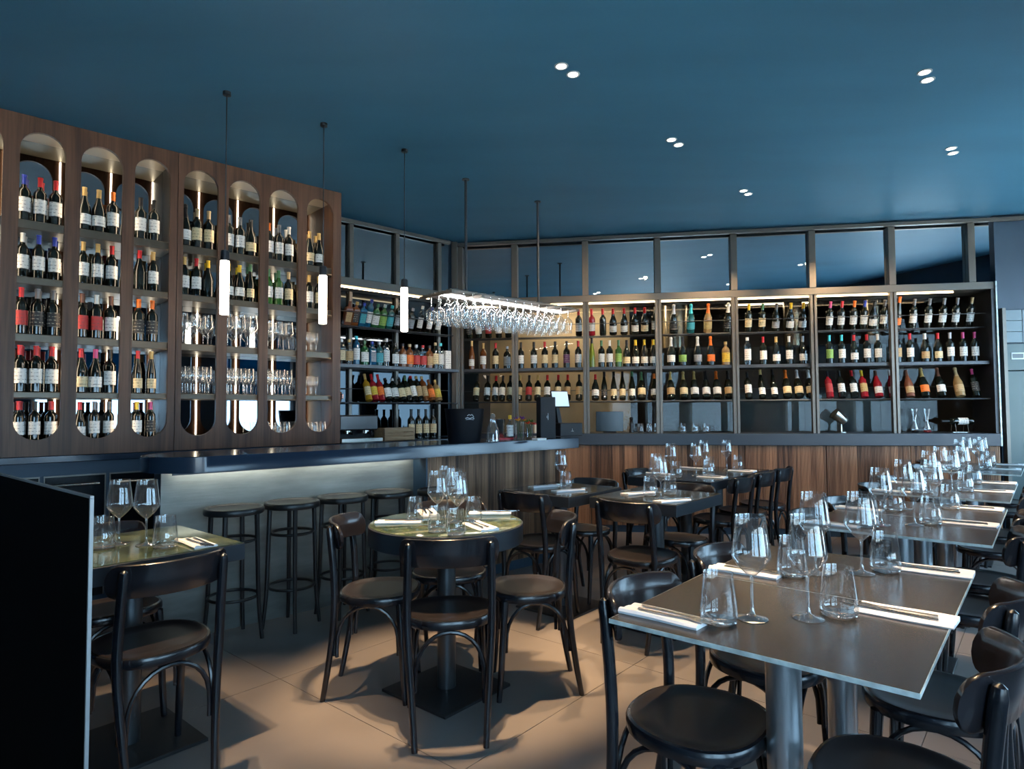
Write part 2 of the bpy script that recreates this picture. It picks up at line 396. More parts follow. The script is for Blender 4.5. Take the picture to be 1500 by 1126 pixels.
# back wall: low wall under the ledge, band behind the mirror transoms, and the wall with the steel door
LEDGE_T, LEDGE_B, HDR_B, HDR_T = 1.013, 0.893, 2.39, 2.4615
DISP_L, DISP_R = -1.66, 3.62
fb0 = FB.p(0, 0)
wb_ = struct('wall_back', MB().box(DISP_L - 0.03, DISP_R, 0.05, 0.40, 0, LEDGE_B).box(DISP_L - 0.03, DISP_R, 0.075, 0.40, HDR_T, CEIL), M_BLUEWALL, fb0, FB.r)
wb_['label'] = 'dark blue wall carrying the glazed wine display'
wr_ = struct('wall_back_right', MB().box(DISP_R + 0.03, 5.75, 0.03, 0.40, 0, CEIL), M_BLUEWALL, fb0, FB.r); wr_['label'] = 'dark blue wall around the steel door'
# window walls
mb = MB(); t_end = 8.75
edges = [-2.65] + [v for ab in SIDE_WINDOWS for v in ab] + [t_end]
mb.box(WIN_E, WIN_E + 0.15, -2.65, t_end, 0, Z_SIDE[0]).box(WIN_E, WIN_E + 0.15, -2.65, t_end, Z_SIDE[1], CEIL)
for k in range(0, len(edges), 2): mb.box(WIN_E, WIN_E + 0.15, edges[k], edges[k + 1], Z_SIDE[0], Z_SIDE[1])
ww = struct('wall_right', mb, M_BLUEWALL, (0, 0, 0), FT.r); ww['label'] = 'dark blue wall with tall street windows'
mb = MB(); edges = [-6.3] + [v for ab in FRONT_WINDOWS for v in ab] + [WIN_E]
mb.box(-6.3, WIN_E, WIN_T - 0.15, WIN_T, 0, Z_FRONT[0]).box(-6.3, WIN_E, WIN_T - 0.15, WIN_T, Z_FRONT[1], CEIL)
for k in range(0, len(edges), 2): mb.box(edges[k], edges[k + 1], WIN_T - 0.15, WIN_T, Z_FRONT[0], Z_FRONT[1])
wf = struct('wall_front', mb, M_BLUEWALL, (0, 0, 0), FT.r); wf['label'] = 'dark blue street front wall with windows'
nwin = 0
def window(a0, a1, z0, z1, side):
    global nwin; nwin += 1
    wd, f = a1 - a0, 0.05; bz = blind_of(side, a0)
    if side: loc = FT.p(WIN_E + 0.075, (a0 + a1) / 2); rz = FT.r + PI / 2
    else: loc = FT.p((a0 + a1) / 2, WIN_T - 0.075); rz = FT.r
    o = bpy.data.objects.new('window_%d' % nwin, None); COL.objects.link(o); o.location = loc; o.rotation_euler = (0, 0, rz); o['kind'] = 'structure'
    o['label'] = 'clear street window in a pale metal frame'
    h = wd / 2
    fm = MB().box(-h, h, -0.03, 0.03, z0, z0 + f).box(-h, h, -0.03, 0.03, z1 - f, z1).box(-h, -h + f, -0.03, 0.03, z0, z1).box(h - f, h, -0.03, 0.03, z0, z1)
    obj('window_frame', fm, M_TRIMW, o, smooth=False)
    obj('pane', MB().box(-h + f, h - f, -0.003, 0.003, z0 + f, z1 - f), M_PANE, o, smooth=False)
    obj('roller_blind', MB().box(-h + f, h - f, 0.033, 0.036, bz, z1 - 0.02), M_BLIND, o, smooth=False)
    obj('blind_bar', MB().box(-h + f, h - f, 0.030, 0.039, bz - 0.02, bz), M_TRIMW, o, smooth=False)
for a, b in SIDE_WINDOWS: window(a, b, *Z_SIDE, True)
for a, b in FRONT_WINDOWS: window(a, b, *Z_FRONT, False)
pv = struct('pavement', MB().box(-16, 16, -14, 18, -0.35, -0.14), M_PAVE, (0, 0, 0), FT.r); pv['label'] = 'grey street paving outside the windows'
# kitchen seen through the display glass
kf = struct('floor_kitchen', MB().box(-1.5, DISP_R + 0.4, 0.42, 2.75, -0.12, 0.0), M_TILE, fb0, FB.r); kf['label'] = 'tiled kitchen floor behind the display glass'
kw = struct('wall_kitchen', MB().box(-1.5, DISP_R + 0.4, 2.65, 2.75, 0, 2.6), M_DARKROOM, fb0, FB.r); kw['label'] = 'dark far wall of the kitchen behind glass'
kb = struct('wall_kitchen_left', MB().box(-1.5, 0.12, 1.1, 1.2, 0, 2.6).box(0.12, 0.22, 1.1, 2.65, 0, 2.6), M_BEIGE, fb0, FB.r); kb['label'] = 'beige plastered kitchen wall seen through display glass'
kc = struct('ceiling_kitchen', MB().box(-1.9, DISP_R + 0.5, 0.395, 2.85, 2.6, 2.7), M_DARKROOM, fb0, FB.r); kc['label'] = 'low dark kitchen ceiling'
ks = struct('wall_kitchen_right', MB().box(DISP_R + 0.3, DISP_R + 0.4, 0.42, 2.65, 0, 2.6), M_DARKROOM, fb0, FB.r); ks['label'] = 'dark side wall of the kitchen'
wk = struct('wall_corner', MB().box(-2.1, DISP_L - 0.035, 0.06, 0.41, 0, CEIL), M_BLUEWALL, fb0, FB.r); wk['label'] = 'dark blue wall stub in the corner by the spirits shelving'
ke = struct('wall_kitchen_end', MB().box(-1.78, -1.5, 0.41, 1.2, 0, 2.6), M_DARKROOM, fb0, FB.r); ke['label'] = 'dark end wall of the kitchen beside the corner'
def added_kitchen_lamp(s, d):  # lamp added so the kitchen behind the glass does not stay dark
    o = thing('added_kitchen_lamp', 'long white ceiling lamp added to light the kitchen behind glass' if s > 0 else 'short white ceiling lamp added to light the beige kitchen wall', 'lamp', FB.p(s, d, 2.6), FB.r)
    obj('housing', MB().box(-0.5, 0.5, -0.06, 0.06, -0.05, 0, 0.005), M_WHITE, o)
    obj('diffuser', MB().box(-0.48, 0.48, -0.05, 0.05, -0.056, -0.05), emit('added_kitchen_diffuser', (1.0, 0.82, 0.58), 6.0), o, smooth=False)
    l = bpy.data.lights.new('added_kitchen_lamp_light', 'AREA'); l.shape = 'RECTANGLE'; l.size = 0.96; l.size_y = 0.1; l.energy = KITCHEN_W * (1 if s < 0 else 0.45); l.color = (1.0, 0.80, 0.55)
    lo = bpy.data.objects.new('added_kitchen_lamp_light', l); COL.objects.link(lo); lo.parent = o; lo.location = (0, 0, -0.06)
added_kitchen_lamp(-0.45, 0.78); added_kitchen_lamp(1.9, 1.5)

# steel door and its wall at the right of the display
dr = bpy.data.objects.new('door_1', None); COL.objects.link(dr); dr.location = fb0; dr.rotation_euler = (0, 0, FB.r); dr['kind'] = 'structure'; dr['label'] = 'brushed steel door with small sign at the end of display'
obj('door_leaf', MB().box(3.70, 4.62, -0.012, 0.03, 0.0, 1.60, 0.004).box(3.70, 4.62, -0.012, 0.03, 1.606, 1.86, 0.004), M_DOOR, dr)
obj('door_frame', MB().box(3.665, 3.695, -0.03, 0.03, 0, 2.2).box(4.625, 4.655, -0.03, 0.03, 0, 2.2), M_FRAME, dr)
obj('door_sign', MB().box(3.735, 3.845, -0.018, -0.012, 1.71, 1.775, 0.002), M_WHITE, dr)
obj('sign_plate', MB().box(3.745, 3.835, -0.021, -0.018, 1.722, 1.763), pbr('sign_grey', (0.12, 0.13, 0.14), 0.5), dr)
for k in range(6):
    for r in range(3):
        obj('wall_tile', MB().box(3.70 + k * 0.155, 3.852 + k * 0.155, 0.008, 0.03, 1.872 + r * 0.105, 1.974 + r * 0.105, 0.002), M_TILEW, dr)

# ------------------------------------------------------------------ fluted wainscot under the display
def flutes(a0, a1, z0, z1, y, pitch=0.0155, groove=0.005, depth=0.009, back=0.02):
    n = max(1, int(round((a1 - a0) / pitch))); p = (a1 - a0) / n; pts = []
    for k in range(n):
        x = a0 + k * p
        pts += [(x, y + depth), (x + groove * 0.3, y + depth), (x + groove, y), (x + p - groove * 0.15, y)]
    pts.append((a1, y + depth)); m = MB(); L = len(pts)
    m.v = [(x, yy, z0) for x, yy in pts] + [(x, yy, z1) for x, yy in pts]
    m.f = [(i, i + 1, L + i + 1, L + i) for i in range(L - 1)]
    m.box(a0, a1, y + depth + 0.0005, y + back, z0, z1)
    return m
wc = thing('fluted_wainscot', 'fluted walnut wainscot below the wine display ledge', 'wainscot', fb0, FB.r)
seams = [DISP_L] + [2.072 - 0.766 * k for k in (4, 3, 2, 1, 0)] + [2.838, DISP_R]
for a, b in zip(seams[:-1], seams[1:]):
    obj('panel', flutes(a + 0.003, b - 0.003, 0.072, LEDGE_B - 0.002, 0.0), M_FLUTE, wc, smooth=False)
obj('kickboard', MB().box(DISP_L, DISP_R, 0.02, 0.045, 0, 0.07), M_BLUEWALL, wc, smooth=False)

# ------------------------------------------------------------------ glazed wine display on the back wall
wd = thing('wine_display', 'long metal framed wine display with three bottle rows and mirrored transoms', 'display shelving', fb0, FB.r)
POSTS = [-1.62, -1.02, -0.264, 0.481, 1.24, 1.991, 2.727, 3.437]
obj('ledge', MB().box(DISP_L, DISP_R, -0.02, 0.42, LEDGE_B, LEDGE_T, 0.004), pbr('ledge_blue_grey', (0.022, 0.030, 0.044), 0.38), wd)
obj('header', MB().box(DISP_L, DISP_R, 0.0, 0.40, HDR_B, HDR_T, 0.004), M_FRAME, wd)
obj('side_panel', MB().box(DISP_R - 0.03, DISP_R, 0.0, 0.40, LEDGE_T, HDR_B, 0.002), M_FRAME_D, wd)
obj('edge_trim', MB().box(DISP_R, DISP_R + 0.012, -0.02, 0.03, LEDGE_B, HDR_T), M_TABLE_EDGE, wd, smooth=False)
obj('top_rail', MB().box(DISP_L, 5.4, -0.04, 0.0, 3.035, 3.07, 0.003), M_FRAME, wd)
obj('led_strip', MB().box(DISP_L + 0.1, 3.30, 0.075, 0.088, HDR_B - 0.011, HDR_B - 0.001), M_LED, wd, smooth=False)
for s in POSTS:
    if s < 3.4: obj('post', MB().box(s - 0.032, s - 0.006, 0.0, 0.05, LEDGE_T, HDR_B, 0.002).box(s + 0.006, s + 0.032, 0.0, 0.05, LEDGE_T, HDR_B, 0.002).box(s - 0.006, s + 0.006, 0.02, 0.05, LEDGE_T, HDR_B), M_FRAME, wd)
    obj('transom_post', MB().box(s - 0.032, s + 0.032, 0.0, 0.055, HDR_T, 3.035, 0.003), M_FRAME, wd)
bays = [DISP_L] + POSTS[1:-1] + [DISP_R]
for a, b in zip(bays[:-1], bays[1:]):
    obj('transom_mirror', MB().box(a, b, 0.056, 0.07, HDR_T, CEIL - 0.02), M_MIRROR_T, wd, smooth=False)
    obj('back_pane', MB().box(a + 0.002, b - 0.002, 0.375, 0.381, LEDGE_T, HDR_B), M_DISPLAY_GLASS, wd, smooth=False)
    obj('shelf', MB().box(a + 0.001, b - 0.001 if b < 3.6 else b - 0.03, 0.052, 0.34, 1.674, 1.708, 0.003), M_FRAME_D, wd)
for nm, z, dd, r in (('wire_rail', 2.171, 0.098, 0.004), ('wire_rail', 2.041, 0.135, 0.007), ('wire_rail', 2.041, 0.25, 0.005), ('wire_rail', 1.468, 0.235, 0.004), ('wire_rail', 1.343, 0.075, 0.008), ('wire_rail', 1.343, 0.19, 0.005)):
    obj(nm, MB().tube([(DISP_L, dd, z), (DISP_R - 0.03, dd, z)], r, 8), M_FRAME_D, wd)

# ------------------------------------------------------------------ spirits shelving on the left wall beside the corner
sp = thing('spirits_shelving', 'metal spirits shelving with mirrored back next to the arched cabinets', 'shelving', (0, 0, 0), FL.r)
SL, SR = 2.545, 4.03
obj('header', MB().box(SL, SR, 5.14, 5.43, HDR_B, HDR_T, 0.004), M_FRAME, sp)
obj('led_strip', MB().box(SL + 0.02, SR - 0.35, 5.20, 5.213, HDR_B - 0.011, HDR_B - 0.001), M_LED, sp, smooth=False)
obj('shelf', MB().box(SL, SR, 5.17, 5.43, 1.652, 1.684, 0.003), M_FRAME_D, sp)
obj('back_mirror', MB().box(SL, SR + 0.06, 5.436, 5.45, 0.99, HDR_B), M_MIRROR_D, sp, smooth=False)
obj('transom_mirror', MB().box(SL, SR + 0.06, 5.436, 5.45, HDR_T, CEIL - 0.02), mirror('mirror_dim', (0.22, 0.27, 0.30)), sp, smooth=False)
obj('top_rail', MB().box(SL, SR + 0.04, 5.36, 5.40, 3.035, 3.07, 0.003), M_FRAME, sp)
for s in (2.92, 3.43, 3.95):
    obj('transom_post', MB().box(s - 0.022, s + 0.022, 5.39, 5.435, HDR_T, 3.035, 0.003), M_FRAME, sp)
    obj('post', MB().box(s - 0.016, s + 0.016, 5.40, 5.432, 0.99, HDR_B, 0.002), M_FRAME, sp)
for z, n, r in ((2.171, 5.235, 0.004), (2.041, 5.27, 0.007), (2.041, 5.37, 0.005), (1.468, 5.36, 0.004), (1.333, 5.20, 0.008), (1.333, 5.32, 0.005)):
    obj('wire_rail', MB().tube([(SL, n, z), (SR, n, z)], r, 8), M_FRAME_D, sp)
cp = obj('corner_post', MB().box(-0.03, 0.03, -0.03, 0.03, LEDGE_T, CEIL - 0.02, 0.003), M_FRAME, wd, (DISP_L - 0.01, -0.02, 0))

# ------------------------------------------------------------------ arched walnut cabinets
NC = 4.85; CAB_B, CAB_T = 0.991, CEIL - 0.004
ARCH_B, ARCH_T = 1.09, 3.01
BAYS = [(0.065, 0.30), (0.380, 0.613), (0.695, 0.930), (1.000, 1.220), (1.307, 1.542), (1.614, 1.850), (1.917, 2.155), (2.227, 2.457)]
SHELVES = [(2.400, 2.455), (2.055, 2.100), (1.697, 1.746), (1.350, 1.387)]
def arched_face(x0, x1, slots, z0, z1, y0, y1, seg=14):
    m = MB(); xs = [x0]
    def quad(a, b, c, d):           # front face plus back face
        for y, fl in ((y0, False), (y1, True)):
            o = len(m.v); m.v += [(p[0], y, p[1]) for p in (a, b, c, d)]
            q = (o, o + 1, o + 2, o + 3); m.f.append(q[::-1] if fl else q)
    def wall(a, b):
        o = len(m.v); m.v += [(a[0], y0, a[1]), (b[0], y0, b[1]), (b[0], y1, b[1]), (a[0], y1, a[1])]; m.f.append((o, o + 1, o + 2, o + 3))
    cur = x0
    for a, b in slots:
        quad((cur, z0), (a, z0), (a, z1), (cur, z1)); cur = b
        r = (b - a) / 2; cx = (a + b) / 2; zt = ARCH_T - r; zb = ARCH_B + r
        top = [(cx - r * math.cos(PI * k / seg), zt + r * math.sin(PI * k / seg)) for k in range(seg + 1)]
        bot = [(cx - r * math.cos(PI * k / seg), zb - r * math.sin(PI * k / seg)) for k in range(seg + 1)]
        for k in range(seg):
            quad(top[k], top[k + 1], (top[k + 1][0], z1), (top[k][0], z1)); wall(top[k + 1], top[k])
            quad((bot[k][0], z0), (bot[k + 1][0], z0), bot[k + 1], bot[k]); wall(bot[k], bot[k + 1])
        wall((a, zb), (a, zt)); wall((b, zt), (b, zb))
    quad((cur, z0), (x1, z0), (x1, z1), (cur, z1))
    for a, b in (((x0, z1), (x0, z0)), ((x1, z0), (x1, z1)), ((x0, z0), (x1, z0)), ((x1, z1), (x0, z1))): wall(a, b)
    return m
def cabinet(a0, a1, slots, label):
    c = thing('arched_cabinet', label, 'cabinet', (0, 0, 0), FL.r)
    obj('face_panel', arched_face(a0 + 0.002, a1 - 0.002, slots, CAB_B, CAB_T, NC, NC + 0.028), M_WALNUT, c, smooth=False)
    for s in (a0 + 0.002, a1 - 0.022):
        obj('side_panel', MB().box(s, s + 0.02, NC + 0.029, 5.45, CAB_B, CAB_T), pbr('cabinet_inner', (0.05, 0.044, 0.040), 0.4, 0.3) if s < a1 - 0.1 or a1 < 2 else M_WALNUT, c, smooth=False)
    inner = pbr('cabinet_inner_metal', (0.40, 0.34, 0.25), 0.42, 0.3)
    obj('top_panel', MB().box(a0 + 0.023, a1 - 0.023, NC + 0.029, 5.18, 3.045, 3.07), inner, c, smooth=False)
    obj('bottom_panel', MB().box(a0 + 0.023, a1 - 0.023, NC + 0.029, 5.18, CAB_B, 1.075), M_SHELF, c, smooth=False)
    obj('back_mirror', MB().box(a0 + 0.023, a1 - 0.023, 5.16, 5.17, 1.075, 3.045), M_MIRROR, c, smooth=False)
    gaps = [(p[1] + q[0]) / 2 for p, q in zip(slots[:-1], slots[1:])] + [slots[0][0] - 0.025, slots[-1][1] + 0.022]
    for g in gaps:
        for z0, z1 in ((2.4552, 3.04), (2.1005, 2.399), (1.7465, 2.054), (1.3875, 1.696), (1.08, 1.349)):
            obj('led_strip', MB().box(g - 0.005, g + 0.005, NC + 0.0285, NC + 0.034, z0, z1), emit('led_cabinet', (1.0, 0.80, 0.56), CAB_LED_E), c, smooth=False)
    for z0, z1 in SHELVES:
        obj('shelf', MB().box(a0 + 0.024, a1 - 0.024, NC + 0.036, 5.158, z0, z1, 0.003), M_SHELF, c)
cabinet(-0.02, 1.268, BAYS[:4], 'walnut cabinet with arched niches holding red wines in every tier')
cabinet(1.268, 2.530, BAYS[4:], 'walnut cabinet with arched niches holding wines above shelves of stemware')

# back counter with cold cupboards under the cabinets and spirits
bc = thing('back_counter', 'dark blue back counter with cold cupboards under the arched cabinets', 'counter', (0, 0, 0), FL.r)
obj('body', MB().box(-0.3, 4.02, 4.90, 5.44, 0.0, 0.945), M_BLUEWALL, bc, smooth=False)
obj('worktop', MB().box(-0.3, 4.02, 4.86, 5.44, 0.946, 0.988, 0.003), M_COUNTER, bc)
xs = [-0.25, 0.14, 0.53, 0.88, 1.20, 1.55, 1.90, 2.25, 2.60, 2.95, 3.30, 3.65, 4.0]
for a, b in zip(xs[:-1], xs[1:]):
    dd = obj('door', MB().box(a + 0.012, b - 0.012, 4.875, 4.899, 0.08, 0.86, 0.003), pbr('cupboard_glass_black', (0.006, 0.008, 0.011), 0.12), bc)
    obj('door_frame', MB().box(a + 0.010, b - 0.010, 4.870, 4.8745, 0.853, 0.862).box(a + 0.010, a + 0.016, 4.870, 4.8745, 0.08, 0.853).box(b - 0.016, b - 0.010, 4.870, 4.8745, 0.08, 0.853), M_FRAME, dd, smooth=False)
    obj('handle', MB().tube([(a + 0.05, 4.874, 0.80), (a + 0.05, 4.85, 0.80), (b - 0.05, 4.85, 0.80), (b - 0.05, 4.874, 0.80)], 0.008, 8), M_STEEL, dd)

# ------------------------------------------------------------------ bar counter
NB = 3.485; BAR_T, BAR_B = 1.0274, 0.944
br = thing('bar_counter', 'long bar with dark blue stone top, steel front and fluted walnut end', 'bar counter', (0, 0, 0), FL.r)
def arc(cx, cy, r, a0, a1, n): return [(cx + r * math.cos(math.radians(a0 + (a1 - a0) * k / n)), cy + r * math.sin(math.radians(a0 + (a1 - a0) * k / n))) for k in range(n + 1)]
out = arc(0.83 + 0.26, NB + 0.26, 0.26, 180, 270, 12) + [(3.967, NB), (3.967, 4.02)] + arc(0.83 + 0.26, 4.02 - 0.26, 0.26, 90, 180, 12)
obj('counter_top', MB().prism(out, BAR_B, BAR_T, 0.004), M_COUNTER, br)
obj('steel_front', MB().box(0.945, 2.655, 3.853, 3.865, 0.0, BAR_B - 0.001), M_STEEL_RAW, br, smooth=False)
obj('body', MB().box(0.945, 3.94, 3.867, 3.99, 0, BAR_B - 0.001), M_BLUEWALL, br, smooth=False)
obj('fluted_front', flutes(2.60, 3.945, 0.075, BAR_B - 0.002, 3.70), M_FLUTE, br, smooth=False)
obj('fluted_box', MB().box(2.585, 3.945, 3.7205, 3.866, 0.0, BAR_B - 0.002).box(2.585, 2.5995, 3.695, 3.7205, 0.0, BAR_B - 0.002), M_BLUEWALL, br, smooth=False)
obj('kickboard', MB().box(2.60, 3.945, 3.705, 3.72, 0, 0.072), M_BLUEWALL, br, smooth=False)
obj('led_strip', MB().box(1.0, 2.55, 3.79, 3.802, BAR_B - 0.012, BAR_B - 0.001), M_LED2, br, smooth=False)
obj('led_shield', MB().box(0.98, 2.57, 3.765, 3.779, BAR_B - 0.03, BAR_B - 0.001), M_FRAME_D, br, smooth=False)

# low black screen in the foreground
pt = thing('screen_partition', 'low matt black screen with a thin pale metal edge', 'partition', FT.p(-1.3726, 0.40), FT.r)
obj('panel', MB().box(-1.35, -0.006, -0.003, 0.003, 0.0, 1.095), M_BLACK, pt, smooth=False)
obj('edge_trim', MB().box(-1.35, 0.0, -0.0032, 0.0032, 1.0955, 1.1).box(-0.0055, 0.0, -0.0032, 0.0032, 0.0, 1.095), pbr('screen_edge', (0.26, 0.26, 0.26), 0.45, 0.4), pt, smooth=False)

# ------------------------------------------------------------------ bottles
CAPS = {'red': (0.42, 0.012, 0.018), 'blue': (0.02, 0.04, 0.28), 'black': (0.012, 0.012, 0.013), 'white': (0.72, 0.70, 0.66), 'gold': (0.52, 0.34, 0.12), 'grey': (0.16, 0.16, 0.17),
        'orange': (0.75, 0.16, 0.02), 'yellow': (0.75, 0.48, 0.03), 'green': (0.06, 0.16, 0.08), 'teal': (0.06, 0.52, 0.58), 'pink': (0.50, 0.06, 0.18), 'brown': (0.13, 0.055, 0.035), 'tan': (0.48, 0.34, 0.18), 'silver': (0.5, 0.5, 0.52)}
LABS = {'white': (0.76, 0.74, 0.70), 'cream': (0.70, 0.56, 0.33), 'grey': (0.30, 0.31, 0.33), 'red': (0.40, 0.03, 0.03), 'black': (0.02, 0.02, 0.022), 'orange': (0.78, 0.17, 0.02), 'green': (0.22, 0.38, 0.08), 'tan': (0.46, 0.30, 0.14), 'purple': (0.10, 0.03, 0.10), 'teal': (0.05, 0.33, 0.38), 'yellow': (0.72, 0.50, 0.06), 'gold': (0.50, 0.36, 0.14)}
GLS = {'dark': (0.006, 0.009, 0.007), 'green': (0.03, 0.10, 0.02), 'rose': (0.26, 0.012, 0.02), 'amber': (0.13, 0.04, 0.01), 'lime': (0.16, 0.20, 0.02), 'blue': (0.008, 0.075, 0.15), 'teal': (0.008, 0.07, 0.08), 'emerald': (0.018, 0.10, 0.03), 'gold': (0.28, 0.18, 0.08), 'copper': (0.16, 0.06, 0.035), 'yellow': (0.36, 0.19, 0.015)}
KIND_WORD = {'b': 'wine bottle', 'g': 'sloping wine bottle', 'c': 'sparkling wine bottle', 'f': 'slim wine bottle', 'q': 'square spirits bottle', 'r': 'round spirits bottle', 't': 'tall spirits bottle'}
PROF = {
 'b': [(0.0, 0.004), (0.030, 0.0), (0.0365, 0.004), (0.037, 0.012), (0.037, 0.182), (0.034, 0.198), (0.024, 0.212), (0.0155, 0.224), (0.0138, 0.238), (0.0135, 0.288), (0.0150, 0.289), (0.0150, 0.298), (0.0, 0.299)],
 'g': [(0.0, 0.004), (0.033, 0.0), (0.0405, 0.005), (0.041, 0.014), (0.041, 0.135), (0.0385, 0.155), (0.030, 0.184), (0.020, 0.212), (0.0150, 0.236), (0.0138, 0.285), (0.0152, 0.286), (0.0152, 0.295), (0.0, 0.296)],
 'c': [(0.0, 0.004), (0.036, 0.0), (0.0435, 0.006), (0.044, 0.016), (0.044, 0.135), (0.041, 0.158), (0.031, 0.190), (0.020, 0.222), (0.0148, 0.250), (0.0142, 0.285), (0.0168, 0.288), (0.0165, 0.312), (0.0, 0.314)],
 'f': [(0.0, 0.004), (0.028, 0.0), (0.0335, 0.004), (0.034, 0.012), (0.034, 0.150), (0.032, 0.172), (0.024, 0.212), (0.0165, 0.250), (0.0138, 0.280), (0.0135, 0.318), (0.0150, 0.319), (0.0150, 0.328), (0.0, 0.329)],
 'r': [(0.0, 0.004), (0.036, 0.0), (0.0425, 0.005), (0.043, 0.014), (0.043, 0.150), (0.040, 0.172), (0.028, 0.192), (0.0165, 0.203), (0.0150, 0.212), (0.0150, 0.235), (0.0, 0.236)],
 't': [(0.0, 0.004), (0.030, 0.0), (0.0355, 0.004), (0.036, 0.012), (0.036, 0.205), (0.034, 0.220), (0.022, 0.238), (0.0155, 0.248), (0.0150, 0.285), (0.0, 0.286)],
}
CAPR = {'b': [(0.0143, 0.236), (0.0142, 0.286), (0.0157, 0.288), (0.0157, 0.2995), (0.0, 0.300)],
 'g': [(0.0156, 0.236), (0.0144, 0.284), (0.0158, 0.286), (0.0158, 0.2965), (0.0, 0.297)],
 'c': [(0.0226, 0.214), (0.0156, 0.250), (0.0150, 0.286), (0.0176, 0.289), (0.0172, 0.313), (0.008, 0.320), (0.0, 0.321)],
 'f': [(0.0152, 0.268), (0.0141, 0.286), (0.0141, 0.317), (0.0157, 0.319), (0.0157, 0.3295), (0.0, 0.330)],
 'r': [(0.0175, 0.226), (0.0175, 0.256), (0.0, 0.257)], 't': [(0.0165, 0.262), (0.0165, 0.296), (0.0, 0.297)], 'q': [(0.0170, 0.222), (0.0170, 0.252), (0.0, 0.253)]}
LABZ = {'b': (0.055, 0.150, 0.0374), 'g': (0.038, 0.108, 0.0414), 'c': (0.045, 0.120, 0.0444), 'f': (0.040, 0.115, 0.0344), 'r': (0.035, 0.135, 0.0434), 't': (0.050, 0.170, 0.0364), 'q': (0.04, 0.14, 0.0)}
BM = {}
def bottle_meshes(k):
    if k in BM: return BM[k]
    if k == 'q':
        rr = lambda w, z: [(x * w, y * w * 0.75, z) for x, y in ((-1, -.8), (-.8, -1), (.8, -1), (1, -.8), (1, .8), (.8, 1), (-.8, 1), (-1, .8))]
        circ = lambda r, z: [(r * math.cos(math.radians(a)), r * math.sin(math.radians(a)), z) for a in (202, 247, 292, 337, 22, 67, 112, 157)]
        body = MB().loft([rr(0.036, 0), rr(0.040, 0.006), rr(0.040, 0.165), rr(0.034, 0.185), circ(0.017, 0.197), circ(0.015, 0.205), circ(0.015, 0.235)]).data('bottle_glass')
        lab = MB().box(-0.031, 0.031, -0.0312, -0.0302, *LABZ['q'][:2]).data('bottle_label', False)
    else:
        body = MB().lathe(PROF[k], 18).data('bottle_glass')
        z0, z1, r = LABZ[k]
        lab = MB().lathe([(r, z0), (r, z1)], 12, a0=-PI / 2 - 1.25, a1=-PI / 2 + 1.25).data('bottle_label')
    cap = MB().lathe(CAPR[k], 14).data('bottle_capsule')
    BM[k] = (body, cap, lab); return BM[k]
def bottle_glass(g):
    if g == 'clear': return thin_glass('bottle_clear', (0.86, 0.90, 0.90), 0.06, 0.8, 2.2)
    return pbr('bottle_%s' % g, GLS[g], 0.07, spec=0.6, coat=0.3)
PLACED = []
def place_bottle(fr, a, b, z, k, cap, lab, glass, lean, where, group, scale=1.0):
    body, cp, lb = bottle_meshes(k)
    gw = {'dark': 'dark', 'rose': 'pink', 'lime': 'yellow-green'}.get(glass, glass)
    label = '%s %s, %s cap, %s label, %s' % (gw, KIND_WORD[k], cap, lab if lab else 'no', where)
    r0 = {'b': .037, 'g': .041, 'c': .044, 'f': .034, 'r': .043, 't': .036, 'q': .036}[k] * scale
    o = thing('wine_bottle' if k in 'bgcf' else 'spirits_bottle', label, 'bottle', fr.p(a, b, z + r0 * abs(math.sin(lean)) * 0.95 + 0.0005), 0, group, rot=(lean, 0, fr.r + random.uniform(-0.12, 0.12) * (0 if lean else 1)))
    o.scale = (scale,) * 3
    obj('glass_body', body, bottle_glass(glass), o)
    obj('capsule', cp, pbr('cap_%s' % cap, CAPS[cap], 0.32, 0.25), o)
    if lab: obj('paper_label', lb, label_mat('label_%s' % lab, LABS[lab], (0.06, 0.05, 0.05) if lab not in ('black', 'purple') else (0.5, 0.45, 0.35)), o)
    return o
ORD = ['first', 'second', 'third', 'fourth', 'fifth', 'sixth', 'seventh', 'eighth', 'ninth', 'tenth']

# bottles of the back display: 'pixel-column kind cap label glass'
ROW1 = """672 b black black,688 b black black,702 b black white,716 b brown red,731 b brown white,745 b black cream,848 b red white,867 b red white rose,883 b red ,898 g red white,914 g red white,930 g red white,944 g red cream,959 b white white,
986 c silver black,1011 c teal teal teal,1036 c orange gold gold,1065 c white black,1095 b yellow cream,1115 b green cream,1135 g grey grey,1156 g yellow white,1174 g yellow white,1190 f black cream,
1213 b pink white,1230 b red white,1248 b orange white,1263 b blue white,1277 g black white,1292 b grey white,1313 f orange orange,1335 b grey white,1357 b grey white,1378 b grey white,1397 b grey white,1418 b tan white"""
ROW2 = """674 q gold cream amber,691 f gold white amber,708 b gold white amber,726 b red cream,743 r silver grey,763 b black white,782 b black white,798 b red cream,813 b black cream,830 b black purple,847 b red white,867 f black  lime,881 b green white,893 b white white,906 b green green green,918 g black cream,931 g yellow white,944 g yellow white,957 g yellow white,
983 c white white,1000 c black green,1022 c white grey,1041 c orange orange,1063 r gold yellow gold,1095 t white white clear,1118 b red white,1137 g gold white,1156 b white white,1176 g silver white,
1215 b teal green,1233 b teal white,1251 g red white,1270 b red white,1286 b white white,1315 b black tan,1333 b red white,1355 g white tan,1374 g red cream,1392 b silver white,1411 b pink white,1428 b pink white"""
